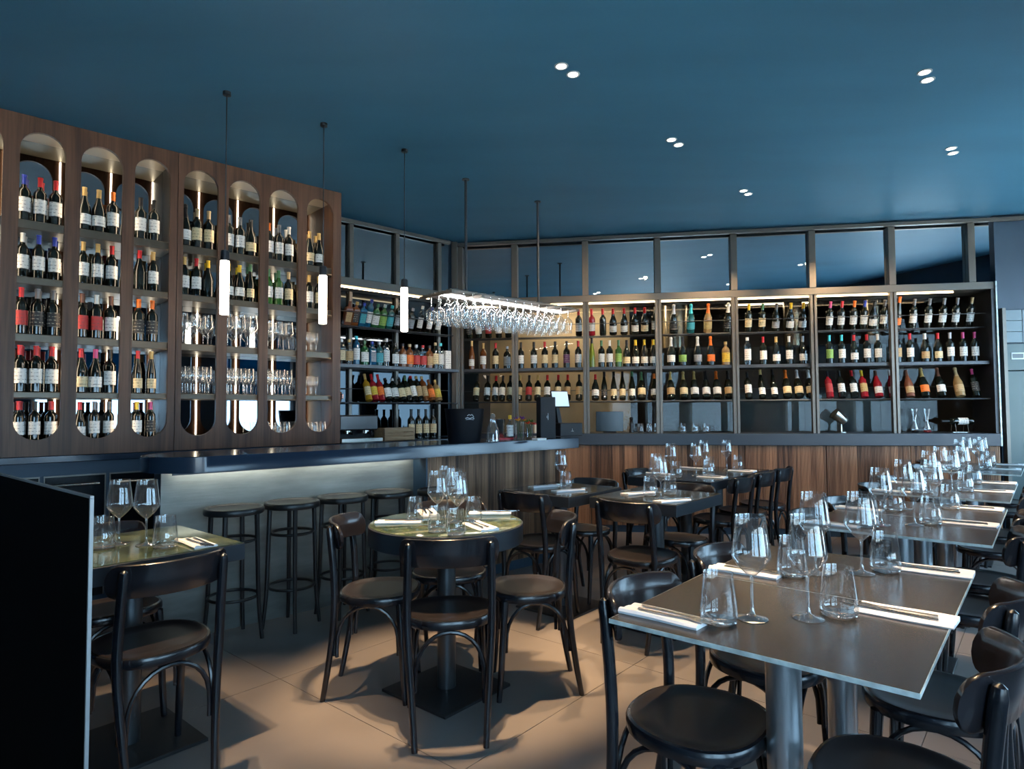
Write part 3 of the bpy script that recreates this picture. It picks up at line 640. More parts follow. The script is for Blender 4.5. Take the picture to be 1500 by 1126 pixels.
ROW3 = """697 b black cream,713 b black white,725 b red white,735 b black white,746 b black cream,760 b gold tan,774 b black red,787 b gold cream,801 b red white,817 b red cream,831 b red tan,848 b black brown,872 g red white,885 f black black,899 f black cream,912 f black cream,926 f green white,940 c green cream,959 g orange white,
983 c gold tan,1002 c gold cream,1018 c gold white,1035 c black white,1051 c orange white,1068 c black tan,1097 b black white,1117 f gold white,1135 f black white,1154 c orange cream,1171 c white cream,1188 c white cream,
1216 b black red rose,1234 b black white,1252 b red white,1267 b yellow gold rose,1288 g brown white rose,1309 g white white rose,1334 g brown tan copper,1356 c gold orange,1380 c brown white,1407 c tan tan gold,1431 b pink black"""
def parse(row):
    for it in row.replace('\n', '').split(','):
        f = it.split(' ')
        f += [''] * (5 - len(f))
        yield float(f[0]), f[1], f[2], ('tan' if f[3] == 'brown' else f[3]), (f[4] or 'dark')
def bay_word(s):
    k = sum(1 for p in POSTS[1:-1] if s > p)          # 0 next to the corner
    n = 6 - k
    return '%s bay from the steel door' % ORD[n]
for row, z, d, lean, nm in ((ROW1, 2.049, 0.205, 0.33, 'top rack'), (ROW2, 1.7085, 0.15, 0.0, 'middle shelf'), (ROW3, 1.352, 0.115, -0.33, 'lower rack')):
    ypx = {'top rack': 470, 'middle shelf': 515, 'lower rack': 570}[nm]
    for x, k, c, l, g in parse(row):
        s = on_frame(FB, x, ypx, d)
        place_bottle(FB, s, d, z, k, c, l, g, lean, '%s, %s' % (nm, bay_word(s)), 'bottles on the %s of the wine display' % nm, 0.96)

# spirits
SP1 = """507 q brown tan copper,516 q gold black amber,527 q blue teal blue,536 t blue white blue,547 r green white emerald,558 r silver green emerald,568 r teal teal teal,579 t grey grey,599 r silver grey,612 t white white clear,626 t blue white clear,639 t white white clear"""
SP2 = """500 q white cream clear,510 r gold tan clear,522 t teal white blue,534 r green white emerald,545 q blue grey blue,553 r silver teal teal,566 t white white clear,579 r black white,590 r black white amber,598 r tan orange amber,606 r silver red clear,614 r red red clear,627 r black tan amber,635 t tan cream,644 t teal white clear"""
SP3 = """541 b gold cream yellow,550 b red yellow rose,560 b red orange rose,569 r black white,576 r silver white,583 r black cream,591 b green cream,599 t red white,608 t gold tan,616 t tan tan amber,624 r brown orange amber,632 r gold yellow gold"""
for row, z, n, lean, nm, ypx in ((SP1, 2.049, 5.345, 0.36, 'top rack', 465), (SP2, 1.6845, 5.26, 0.0, 'middle shelf', 525), (SP3, 1.342, 5.235, -0.36, 'lower rack', 580)):
    last = 0.0
    for x, k, c, l, g in parse(row):
        s = on_frame(FL, x, ypx, n)
        rr = {'b': .037, 'g': .041, 'c': .044, 'f': .034, 'r': .043, 't': .036, 'q': .040}[k] * 0.9
        s = max(s, 2.60, last + rr + 0.002) if last else max(s, 2.60)
        last = s + rr
        place_bottle(FL, s, n, z, k, c, l, g, lean, '%s of the spirits shelving' % nm, 'bottles on the %s of the spirits shelving' % nm, 0.9)
# white carton on the middle shelf, copper mugs and cups on the lower rack
o = tag(obj('bottle_carton', MB().box(-0.035, 0.035, -0.035, 0.035, 0, 0.19, 0.002), label_mat('label_white', LABS['white']), None, FL.p(on_frame(FL, 654, 525, 5.26), 5.26, 1.685), (0, 0, FL.r)), 'tall white bottle carton at the corner end of spirits shelf', 'carton')

# wines in the arched niches: per niche, tiers from the top, 'kind cap label'
NICHE = {
 1: ['b blue white;b red white;b red white', 'b white white;b blue white;b blue white', 'b red red;b grey black;b grey black', 'b red white;b red white;b red white', 'b red white;b black white;b red white'],
 2: ['g gold white;g gold white;b orange white', 'b gold white;b gold white;b red white', 'b brown red;b white red;b brown white', 'g red cream;g pink white;b black white', 'g red white;b grey white;b grey white'],
 3: ['b black white;b black white', 'g red ;b gold white', 'b orange black;b orange black', 'f red cream;f gold cream', 'b yellow white;b pink black'],
 4: ['c black white;b tan cream;b tan cream', 'b gold white;b red white;g yellow '],
 5: ['b grey white;b grey white;g black cream', 'g yellow white;g yellow white;f green cream'],
 6: ['b orange white;b grey white;b white white', 'b green white green;b green white green;b tan cream'],
 7: ['g gold cream;g gold white', 'b gold white;b gold cream'],
}
TIER_Z = [2.4555, 2.1005, 1.7465, 1.3875, 1.0755]
TIER_W = ['top', 'second', 'third', 'fourth', 'bottom']
for bay, tiers in NICHE.items():
    a0, a1 = BAYS[bay]
    for ti, row in enumerate(tiers):
        items = row.split(';'); n = len(items); sc = 0.97 if ti != 1 else 0.93
        if ti == 4: sc = 0.85
        for i, it in enumerate(items):
            f = it.split(' '); f += [''] * (4 - len(f))
            off = -0.085 + i * 0.081
            if n == 2: off = -0.055 + i * 0.083
            for rowk in (0, 1):
                if rowk == 1 and (i + ti + bay) % 3 == 0: continue
                s = (a0 + a1) / 2 + off + rowk * 0.018; nn = 4.935 + rowk * 0.10
                if bay <= 3: s += 0.0
                place_bottle(FL, s, nn, TIER_Z[ti], f[0], f[1], f[2], f[3] or 'dark', 0.0, '%s row, %s tier, %s niche from spirits' % ('back' if rowk else 'front', TIER_W[ti], ORD[7 - bay]), 'bottles in the arched niches', min(sc, 0.89) if f[0] == 'f' else sc)

# ------------------------------------------------------------------ glassware
GM = {}
def glass_mesh(kind):
    if kind in GM: return GM[kind]
    if kind == 'wine':
        bowl = [(0.0045, 0.100), (0.012, 0.106), (0.030, 0.124), (0.0435, 0.143), (0.0458, 0.150), (0.0450, 0.160), (0.0400, 0.200), (0.0344, 0.2455), (0.0350, 0.2470), (0.0358, 0.2466), (0.0354, 0.2450)]
        stem = [(0.0, 0.0), (0.036, 0.0), (0.0368, 0.0015), (0.034, 0.0035), (0.015, 0.0065), (0.0055, 0.013), (0.0036, 0.03), (0.0033, 0.080), (0.0040, 0.097), (0.0046, 0.101)]
    elif kind == 'flute':
        bowl = [(0.0045, 0.080), (0.014, 0.092), (0.024, 0.115), (0.0255, 0.135), (0.0240, 0.205), (0.0245, 0.2055)]
        stem = [(0.0, 0.0), (0.030, 0.0), (0.0305, 0.0015), (0.012, 0.0055), (0.0045, 0.013), (0.0034, 0.03), (0.0046, 0.081)]
    elif kind == 'tumbler':
        bowl = [(0.0, 0.004), (0.034, 0.004), (0.0425, 0.012), (0.0435, 0.022), (0.0415, 0.05), (0.0334, 0.1175), (0.0341, 0.1190), (0.0350, 0.1185), (0.0346, 0.1168)]
        stem = [(0.0, 0.0), (0.034, 0.0), (0.0405, 0.006), (0.0385, 0.009), (0.0, 0.007)]
    g = (MB().lathe(bowl, 28).data('glass_bowl', True, 60), MB().lathe(stem, 20).data('glass_foot', True, 60))
    GM[kind] = g; return g
def place_glass(kind, loc, label, group, scale=1.0, rot=(0, 0, 0), cat=None):
    bowl, stem = glass_mesh(kind)
    nm = {'wine': 'wine_glass', 'flute': 'champagne_flute', 'tumbler': 'water_tumbler'}[kind]
    o = thing(nm, label, cat or {'wine': 'wine glass', 'flute': 'flute glass', 'tumbler': 'tumbler'}[kind], loc, 0, group, rot=rot); o.scale = (scale,) * 3
    obj('bowl', bowl, M_GLASS, o); obj('base' if kind == 'tumbler' else 'stem', stem, M_GLASS_SOLID, o)
    return o
# stemware in the second cabinet
for bay in (4, 5, 6, 7):
    a0, a1 = BAYS[bay]; c = (a0 + a1) / 2
    for ti, z in ((2, TIER_Z[2]), (3, TIER_Z[3])):
        kind = {(4, 2): 'wine', (5, 2): 'wine', (6, 2): 'wine', (7, 2): 'flute', (4, 3): 'flute', (5, 3): 'flute', (6, 3): 'flute', (7, 3): 'flute'}[(bay, ti)]
        sc = {'wine': 1.0 if bay == 5 else 0.9, 'flute': 0.98 if bay < 7 else 0.78}[kind]
        pitch = 0.094 * sc if kind == 'wine' else 0.056 * sc + 0.004
        n = int(0.21 / pitch) + 1
        if bay == 7: n = 3
        for rk in range(3 if bay < 7 and kind == 'flute' else 2):
            for i in range(n):
                s = c - 0.088 + i * pitch - (0.004 if rk == 1 else 0); nn = 4.93 + rk * (0.1 if kind == 'wine' else 0.07)
                place_glass(kind, FL.p(s, nn, z), 'clear %s in %s row, %s tier, %s niche from spirits shelving' % ('wine glass' if kind == 'wine' else 'champagne flute', ('front', 'second', 'back')[rk], TIER_W[ti], ORD[7 - bay]), 'stemware in the arched cabinet', sc)
for bay in (6, 7):
    c = sum(BAYS[bay]) / 2
    for i in range(3):
        place_glass('tumbler', FL.p(c - 0.075 + i * 0.075, 4.94, 1.0755), 'clear tumbler on the floor of %s niche from spirits shelving' % ORD[7 - bay], 'tumblers in the arched cabinet', 0.8)
# hanging rack over the bar
RK0, RK1, RKZ = 2.83, 4.22, 2.165
rk = thing('glass_rack', 'dark metal rack hung from two rods full of upturned wine glasses', 'glass rack', FL.p(0, 0, RKZ), FL.r)
ROWS = (3.76, 3.86, 3.96, 4.06)
for n in [ROWS[0] - 0.05] + [r + 0.05 for r in ROWS]:
    for sg in ((1, -1) if ROWS[0] < n < ROWS[-1] else ((1,) if n < ROWS[0] else (-1,))):
        obj('rail', MB().box(RK0, RK1, n + sg * 0.030 - 0.006, n + sg * 0.030 + 0.006, -0.014, -0.002), M_FRAME, rk, smooth=False)
for s in (RK0, 3.12, 3.93, RK1):
    obj('cross_bar', MB().box(s - 0.012, s + 0.012, ROWS[0] - 0.06, ROWS[-1] + 0.06, -0.034, -0.0145), M_FRAME, rk, smooth=False)
obj('led_strip', MB().box(RK0 + 0.02, RK1 - 0.02, ROWS[1] + 0.044, ROWS[1] + 0.056, -0.026, -0.0145), emit('led_rack', (1.0, 0.95, 0.90), RACK_LED_E), rk, smooth=False)
obj('led_light_block', MB().box(RK0 + 0.02, RK1 - 0.02, ROWS[1] + 0.036, ROWS[1] + 0.064, -0.0140, -0.0080), M_FRAME_D, rk, smooth=False)  # cover added above the strip to keep its light off the glass feet
for s, n in ((3.117, 3.905), (3.93, 3.905)):
    obj('rod', MB().tube([(s, n, -0.03), (s, n, CEIL - RKZ)], 0.011, 12), M_FRAME_D, rk)
    obj('flange', MB().lathe([(0.03, CEIL - RKZ - 0.008), (0.03, CEIL - RKZ - 0.0005)], 16, s, n, True, True), M_FRAME_D, rk)
for ri, n in enumerate(ROWS):
    for i in range(15):
        s = 2.891 + i * 0.0903
        place_glass('wine', FL.p(s, n, RKZ + 0.006), 'upturned wine glass hanging in %s rack row counted from the bar stools' % ORD[ri], 'glasses hanging in the bar rack', 0.95, (PI, 0, 0))

# ------------------------------------------------------------------ bentwood chairs
def superellipse(rx, ry, z, n=36, p=2.5):
    pts = []
    for k in range(n):
        a = 2 * PI * k / n; c, s = math.cos(a), math.sin(a)
        x = rx * math.copysign(abs(c) ** (2 / p), c); y = ry * math.copysign(abs(s) ** (2 / p), s)
        if y < 0: x *= 1 - 0.10 * (-y / ry)           # narrower towards the back
        pts.append((x, y, z))
    return pts
def smooth_path(pts, n=6):
    out = []; P = [Vector(p) for p in pts]
    for i in range(len(P) - 1):
        p0, p1, p2, p3 = P[max(i - 1, 0)], P[i], P[i + 1], P[min(i + 2, len(P) - 1)]
        for k in range(n):
            t = k / n
            out.append(0.5 * ((2 * p1) + (p2 - p0) * t + (2 * p0 - 5 * p1 + 4 * p2 - p3) * t * t + (3 * p1 - p0 - 3 * p2 + p3) * t ** 3))
    out.append(P[-1]); return out
CH = {}
def chair_meshes():
    if CH: return CH
    rx, ry = 0.190, 0.178
    rings = [superellipse(rx - i, ry - i, z) for i, z in ((0.012, 0.418), (0.003, 0.420), (0.0, 0.428), (0.0, 0.446), (0.004, 0.453), (0.012, 0.455))]
    CH['seat_rim'] = MB().loft(rings, True, False).data('seat_rim')
    rings = [superellipse(rx - i, ry - i, z) for i, z in ((0.012, 0.455), (0.024, 0.4545), (0.030, 0.4505), (0.075, 0.4485), (0.14, 0.4475))]
    CH['seat'] = MB().loft(rings, False, True).data('seat')
    RB, zc, hh = 0.232, 0.712, 0.056
    def band_pt(u, v, th):
        ph = u * math.radians(52); a = abs(u)
        h = hh * (math.sqrt(max(0, 1 - ((a - 0.84) / 0.16) ** 2)) if a > 0.84 else 1.0)
        h = max(h, 0.012)
        z = v * h; rr = RB + th
        return (rr * math.sin(ph), 0.024 - rr * math.cos(ph) - z * 0.16, zc + z + 0.006 * (1 - u * u))
    m = MB(); rings = []
    us = [-1, -0.985, -0.96, -0.92, -0.84] + [-0.7 + 0.14 * k for k in range(11)] + [0.84, 0.92, 0.96, 0.985, 1]
    for u in us:
        rings.append([band_pt(u, v, th) for v, th in ((-0.94, 0.0), (-1, 0.004), (-1, 0.010), (-0.94, 0.014), (0, 0.014), (0.94, 0.014), (1, 0.010), (1, 0.004), (0.94, 0.0), (0, 0.0))])
    CH['backrest'] = m.loft(rings).data('backrest', True, 50)
    for sg in (1, -1):
        p = smooth_path([(sg * 0.132, -0.222, 0.0), (sg * 0.141, -0.198, 0.13), (sg * 0.153, -0.172, 0.30), (sg * 0.161, -0.162, 0.44), (sg * 0.161, -0.168, 0.58), (sg * 0.157, -0.187, 0.752)])
        r = [0.0115 + 0.0045 * min(1, k / 18) for k in range(len(p))]
        r[-1] *= 0.75; p.append(p[-1] + Vector((0, -0.0015, 0.006))); r.append(0.004)
        CH['rear%d' % sg] = MB().tube(p, r, 12).floor0().data('leg')
        p = smooth_path([(sg * 0.148, 0.118, 0.425), (sg * 0.155, 0.127, 0.28), (sg * 0.157, 0.136, 0.12), (sg * 0.160, 0.146, 0.0)])
        CH['front%d' % sg] = MB().tube(p, [0.0175 - 0.006 * k / (len(p) - 1) for k in range(len(p))], 12).floor0().data('leg')
    def arch(a, b):
        A, B = Vector(a), Vector(b); pts = []
        for k in range(15):
            th = PI * k / 14; x = (1 - math.cos(th)) / 2; y = math.sin(th) ** 0.75 if 0 < k < 14 else 0
            q = A.lerp(B, x); q.z = A.z + (0.412 - A.z) * y; pts.append(q)
        pts = [Vector(a) - Vector((0, 0, 0.03))] + pts + [Vector(b) - Vector((0, 0, 0.03))]
        return MB().tube(pts, 0.0082, 8).data('arch_brace')
    CH['arch_rear'] = arch((-0.132, -0.170, 0.225), (0.132, -0.170, 0.225))
    CH['arch_front'] = arch((-0.138, 0.130, 0.235), (0.138, 0.130, 0.235))
    CH['arch_l'] = arch((-0.147, -0.155, 0.225), (-0.150, 0.113, 0.235))
    CH['arch_r'] = arch((0.147, -0.155, 0.225), (0.150, 0.113, 0.235))
    return CH
def chair(back, face, label, on_plate=False):
    """back: plan position of the middle of the backrest; face: the way the sitter looks"""
    m = chair_meshes(); f = Vector((face[0], face[1])).normalized(); rz = heading(f.x, f.y)
    o = thing('bentwood_chair', label, 'chair', (back[0] + f.x * 0.215, back[1] + f.y * 0.215, 0.0095 if on_plate else 0), 0, 'black bentwood dining chairs', rot=(math.atan(0.0150 / 0.375) if on_plate else 0, 0, rz))
    rim = obj('seat', m['seat'], M_SEAT, o); obj('seat_rim', m['seat_rim'], M_CHAIR, rim)
    obj('backrest', m['backrest'], M_BACK, o)
    for k in ('rear1', 'rear-1', 'front1', 'front-1'): obj('leg', m[k], M_CHAIR, o)
    for k in ('arch_rear', 'arch_front', 'arch_l', 'arch_r'): obj('arch_brace', m[k], M_CHAIR, o)
    return o
Dt, Et = (FT.p(0, 1).x, FT.p(0, 1).y), (FT.p(1, 0).x, FT.p(1, 0).y)
neg = lambda v: (-v[0], -v[1])
RC = Vector((-0.3036, 2.9136))
def ch_px(px, py, face, label): chair(at_height(px, py, 0.77), face, label)

# ------------------------------------------------------------------ tables
TAB_Z = 0.75
def base_parts(o, h, mat_col, r=0.04, base=0.215):
    obj('column', MB().lathe([(r, 0.014), (r, h)], 28, 0, 0, True, True), mat_col, o)
    obj('base_plate', MB().box(-base, base, -base, base, 0, 0.013, 0.002), M_BASE, o)
def steel_table(e0, e1, t0, t1, label):
    o = thing('steel_table', label, 'table', FT.p((e0 + e1) / 2, (t0 + t1) / 2), FT.r, 'row of blackened steel tables')
    x, y = (e1 - e0) / 2 - 0.0015, (t1 - t0) / 2 - 0.0015
    tp = obj('table_top', MB().box(-x + 0.0012, x - 0.0012, -y + 0.0012, y - 0.0012, TAB_Z - 0.010, TAB_Z), M_TABLE_TOP, o, smooth=False)
    ed = MB()
    for a in ((-x, x, -y, -y + 0.001), (-x, x, y - 0.001, y), (-x, -x + 0.001, -y + 0.001, y - 0.001), (x - 0.001, x, -y + 0.001, y - 0.001)): ed.box(a[0], a[1], a[2], a[3], TAB_Z - 0.0105, TAB_Z - 0.0004)
    obj('worn_edge', ed, M_TABLE_EDGE, tp, smooth=False)
    base_parts(o, TAB_Z - 0.011, M_COLUMN, 0.041, 0.12)
def apron_table(e0, e1, t0, t1, label, h=0.066, r=0.043, top=None):
    o = thing('apron_table', label, 'table', FT.p((e0 + e1) / 2, (t0 + t1) / 2), FT.r, 'square tables with deep aprons')
    x, y = (e1 - e0) / 2, (t1 - t0) / 2
    obj('apron', MB().box(-x, x, -y, y, TAB_Z - h, TAB_Z - 0.003, 0.002), M_APRON, o)
    obj('table_top', MB().box(-x + 0.006, x - 0.006, -y + 0.006, y - 0.006, TAB_Z - 0.0028, TAB_Z, 0.0008), top or pbr('black_glossy_top', (0.022, 0.024, 0.022), 0.10, spec=0.6, noise=((9, 9, 9), 0.4, 6)), o)
    base_parts(o, TAB_Z - h - 0.001, M_COLUMN_D, r, 0.21)
rt = thing('round_table', 'round table with green marble top and deep dark rim', 'table', (RC.x, RC.y, 0), FT.r)
obj('rim', MB().lathe([(0.30, 0.665), (0.347, 0.665), (0.35, 0.668), (0.35, 0.745), (0.347, 0.747), (0.335, 0.747)], 64, 0, 0, True, True), M_APRON, rt)
obj('marble_top', MB().lathe([(0.343, 0.7472), (0.343, 0.7492), (0.341, 0.75)], 64, 0, 0, True, True), M_MARBLE, rt)
base_parts(rt, 0.664, M_COLUMN_D, 0.042, 0.205)
RT = [(1.336, 1.882), (1.882, 2.428), (2.925, 3.475), (3.475, 4.025), (4.33, 4.88), (4.88, 5.43), (6.10, 6.65), (6.65, 7.20)]
for k, (a, b) in enumerate(RT):
    steel_table(-0.832, -0.188 if k < 2 else -0.172, a, b, 'blackened steel table, %s from the row end away from the wainscot' % ORD[k])
apron_table(-2.70, -2.15, 3.04, 3.64, 'square dark table beside the fluted bar end')
apron_table(-2.07, -1.52, 3.135, 3.737, 'square dark table standing free between bar and steel table row')
apron_table(-2.46, -1.80, 4.25, 4.85, 'square dark table before the wainscot, farther from the steel door')
apron_table(-2.46, -1.80, 4.855, 5.455, 'square dark table before the wainscot, nearer to the steel door')
apron_table(-3.00, -2.40, 0.62, 1.22, 'square green marble table behind the black screen', top=M_MARBLE)

# chairs
chair((-0.236, 2.402), (-0.13, 1), 'black bentwood chair at round table, its back turned to the black screen side')
chair((-0.820, 2.930), (1, -0.03), 'black bentwood chair at round table, between table and bar stools')
chair((0.280, 2.975), (-1, -0.10), 'black bentwood chair at round table, on the steel table row side')
chair((-0.335, 3.462), (0.05, -1), 'black bentwood chair at round table, facing away from the fluted bar end')
chair(FT.p(-2.235, 0.90), neg(Et), 'black bentwood chair at marble table behind screen, back to the round table', True)
chair(FT.p(-3.165, 0.93), Et, 'black bentwood chair at marble table behind screen, back to the bar', True)
chair(FT.p(-2.40, 2.895), Dt, 'black bentwood chair at table beside bar end, facing the wainscot', True)
chair(FT.p(-2.44, 3.800), neg(Dt), 'black bentwood chair at table beside bar end, back to the wainscot', True)
chair(FT.p(-1.74, 2.955), Dt, 'black bentwood chair at free-standing square table, facing the wainscot', True)
chair(FT.p(-1.80, 3.905), neg(Dt), 'black bentwood chair at free-standing square table, back to the wainscot', True)
for k, t in enumerate((4.56, 5.02, 5.47)):
    chair(FT.p(-1.675, t), neg(Et), 'black bentwood chair, %s along the window side of the tables before the wainscot' % ORD[k], True)
chair(FT.p(-2.605, 4.60), Et, 'black bentwood chair on the bar side of the tables before the wainscot', True)
for k, (a, b) in enumerate(RT):
    t = (a + b) / 2
    chair(FT.p(-0.945, t), Et, 'black bentwood chair on bar side of %s steel table from row end' % ORD[k])
    chair(FT.p(-0.055, t + 0.004), neg(Et), 'black bentwood chair on window side of %s steel table from row end' % ORD[k])

# ------------------------------------------------------------------ bar stools
SM = {}
def stool(s, n, rz, label):
    if not SM:
        SM['seat'] = MB().lathe([(0.142, 0.690), (0.155, 0.692), (0.158, 0.700), (0.158, 0.718), (0.153, 0.726), (0.143, 0.728), (0.136, 0.7245), (0.131, 0.7205), (0.0, 0.719)], 36, 0, 0, True).data('seat')
        p = smooth_path([(0.125, 0, 0.69), (0.132, 0, 0.45), (0.140, 0, 0.20), (0.160, 0, 0.0)])
        SM['leg'] = MB().tube(p, [0.0135 - 0.003 * k / (len(p) - 1) for k in range(len(p))], 10).floor0().data('leg')
        for nm, z, r in (('lo', 0.235, 0.128), ('hi', 0.545, 0.118)):
            SM[nm] = MB().tube([(r * math.cos(2 * PI * k / 32), r * math.sin(2 * PI * k / 32), z) for k in range(32)], 0.0085, 8, closed=True).data('foot_ring')
    o = thing('bar_stool', label, 'bar stool', FL.p(s, n), FL.r + rz, 'black bentwood bar stools at the bar')
    obj('seat', SM['seat'], M_STOOL, o)
    for k in range(4): obj('leg', SM['leg'], M_STOOL, o, rot=(0, 0, PI / 4 + k * PI / 2))
    obj('foot_ring', SM['lo'], M_STOOL, o); obj('upper_ring', SM['hi'], M_STOOL, o)
for k, (s, n, r) in enumerate(((1.272, 3.672, 0.1), (1.604, 3.665, 0.5), (1.935, 3.675, 0.2), (2.265, 3.67, 0.9))):
    stool(s, n, r, 'black backless bar stool, %s counted from the rounded bar end' % ORD[k])
stool(2.575, 3.51, 0.3, 'black backless bar stool beside the fluted walnut front')

# ------------------------------------------------------------------ table settings
NM = {}
def setting_meshes():
    if NM: return NM
    m = MB(); L = 0.205; n = 14; rings = []
    prof = [(-0.040, 0.0), (0.040, 0.0), (0.042, 0.004), (0.038, 0.009), (0.030, 0.0105), (0.022, 0.0095), (0.016, 0.0085), (0.008, 0.0115), (-0.004, 0.0115), (-0.012, 0.0095), (-0.020, 0.0105), (-0.030, 0.0155), (-0.038, 0.0145), (-0.0425, 0.0075)]
    for k in range(n + 1):
        x = -L / 2 + L * k / n
        rings.append([(x + 0.002 * math.sin(40 * y), y + 0.0012 * math.sin(30 * x + 2), 0.8 * z * (1 + 0.10 * math.sin(26 * x + y * 90)) if z > 0 else 0) for y, z in prof])
    NM['napkin'] = m.loft(rings).data('napkin', True, 40)
    kn = MB()
    out = [(-0.105, -0.004), (-0.02, -0.0055), (0.0, -0.0065), (0.06, -0.009), (0.095, -0.0075), (0.108, 0.002), (0.10, 0.0045), (0.0, 0.0045), (-0.105, 0.004)]
    NM['knife'] = kn.prism(out, 0, 0.0028, 0.0006).data('knife')
    fk = MB(); out = [(-0.1, -0.005), (-0.06, -0.0035), (0.02, -0.0028), (0.035, -0.005), (0.048, -0.0105), (0.058, -0.0115), (0.058, 0.0115), (0.048, 0.0105), (0.035, 0.005), (0.02, 0.0028), (-0.06, 0.0035), (-0.1, 0.005)]
    fk.prism(out, 0, 0.0024)
    for y in (-0.0098, -0.0033, 0.0033, 0.0098): fk.box(0.0575, 0.098, y - 0.0017, y + 0.0017, 0.0, 0.0022)
    NM['fork'] = fk.data('fork', False)
    return NM
def napkin(loc, rz, where, cutlery=True):
    m = setting_meshes()
    tag(obj('napkin', m['napkin'], M_NAPKIN, None, loc, (0, 0, rz)), 'folded white linen napkin %s' % where, 'napkin', 'folded napkins on the tables')
    if cutlery:
        for nm, dy, dz in (('knife', 0.013, 0.0103), ('fork', -0.008, 0.0106)):
            p = Matrix.Rotation(rz, 3, 'Z') @ Vector((0.035, dy, dz))
            tag(obj(nm, m[nm], M_CUTLERY, None, Vector(loc) + p, (0, 0, rz + (0.03 if nm == 'fork' else -0.04))), '%s on the napkin %s' % (nm, where), nm, 'cutlery on the napkins')
ZT = TAB_Z + 0.0002
for k, (a, b) in enumerate(RT):
    j = lambda: random.uniform(-0.008, 0.008)
    tn = '%s steel table from row end' % ORD[k]; c = (a + b) / 2
    place_glass('tumbler', FT.p(-0.610 + j(), a + 0.141 + j(), ZT), 'clear water tumbler, bar side place of %s' % tn, 'tumblers on the tables')
    place_glass('wine', FT.p(-0.563 + j(), a + 0.215 + j(), ZT), 'empty wine glass, bar side place of %s' % tn, 'wine glasses on the tables')
    place_glass('wine', FT.p(-0.452 + j(), a + 0.305 + j(), ZT), 'empty wine glass, window side place of %s' % tn, 'wine glasses on the tables')
    place_glass('tumbler', FT.p(-0.402 + j(), a + 0.375 + j(), ZT), 'clear water tumbler, window side place of %s' % tn, 'tumblers on the tables')
    napkin(FT.p(-0.735 + j(), a + 0.095 + j(), ZT), FT.r + random.uniform(-0.05, 0.05), 'on bar side of %s' % tn)
    napkin(FT.p(-0.285 + j(), a + 0.462 + j(), ZT), FT.r + PI + random.uniform(-0.05, 0.05), 'on window side of %s' % tn)
def g_px(kind, px, py, label, sc=1.0):
    place_glass(kind, at_height(px, py, ZT), label, 'wine glasses on the tables' if kind == 'wine' else 'tumblers on the tables', sc)
for k, (x, y) in enumerate(((641, 771), (666, 764), (671, 775), (655, 757))): g_px('wine', x, y, 'empty wine glass in the cluster on the round table, beside the %s napkin' % ('screen side', 'bar side', 'row side', 'stool side')[k], 0.98)
for k, (x, y) in enumerate(((608, 762), (694, 762), (640, 779), (668, 784))): g_px('tumbler', x, y, 'clear tumbler on the round table, beside the %s napkin' % ('stool side', 'row side', 'screen side', 'front chair')[k], 0.9)
P = lambda x, y: at_height(x, y, ZT)
napkin(P(585, 765), 0.05, 'on the round table at the stool side chair')
napkin(P(718, 752), 0.06, 'on the round table before the wainscot facing chair')
napkin(P(703, 772), -1.1 + PI, 'on the round table at the screen side chair')
napkin(P(627, 752), -1.3 + PI, 'on the round table at the bar end chair')
for x, y in ((174, 797), (214, 798)): g_px('wine', x, y, 'empty wine glass on marble table behind screen, %s' % ('next to its napkin tumbler' if x > 200 else 'nearer to the screen'))
for x, y in ((242, 802), (151, 803)): g_px('tumbler', x, y, 'clear tumbler on marble table behind screen, %s' % ('next to the napkin' if x > 200 else 'half hidden by the screen'))
napkin(P(287, 796), -0.75, 'on the marble table behind the screen')
napkin(FT.p(-2.88, 0.75, ZT), FT.r, 'on the screen side of marble table')
for kind, x, y, wd_ in (('wine', 822, 713, 'wine glass'), ('tumbler', 829, 716, 'tumbler')): g_px(kind, x, y, 'clear %s on the square table beside the bar end' % wd_, 0.95)
napkin(P(832, 719), 0.45, 'on window edge of table beside the bar end'); napkin(P(797, 713), 0.5, 'on bar edge of table beside the bar end')
for kind, x, y, l in (('wine', 962, 721, 'wine glass on free-standing square table, wainscot side'), ('wine', 968, 730, 'wine glass on free-standing square table, bar side'), ('tumbler', 952, 726, 'tumbler on free-standing square table, wainscot side'), ('tumbler', 982, 724, 'tumbler on free-standing square table, window side')): g_px(kind, x, y, 'clear ' + l, 0.95)
napkin(P(984, 734), 0.45, 'on window edge of free-standing square table'); napkin(P(934, 723), 0.5, 'on bar edge of free-standing square table')
for k, a in enumerate((4.25, 4.855)):
    tn = 'table before wainscot %s steel door' % ('farther from' if k == 0 else 'nearer to')
    for kind, e, t, sd in (('wine', -2.20, 0.20, 'bar'), ('wine', -2.07, 0.36, 'window'), ('tumbler', -2.13, 0.15, 'bar'), ('tumbler', -2.00, 0.42, 'window')):
        place_glass(kind, FT.p(e, a + t, ZT), 'clear %s on %s side of %s' % ('wine glass' if kind == 'wine' else 'tumbler', sd, tn), 'wine glasses on the tables' if kind == 'wine' else 'tumblers on the tables')
    napkin(FT.p(-2.34, a + 0.30, ZT), FT.r, 'on bar side of ' + tn); napkin(FT.p(-1.92, a + 0.30, ZT), FT.r + PI, 'on window side of ' + tn)

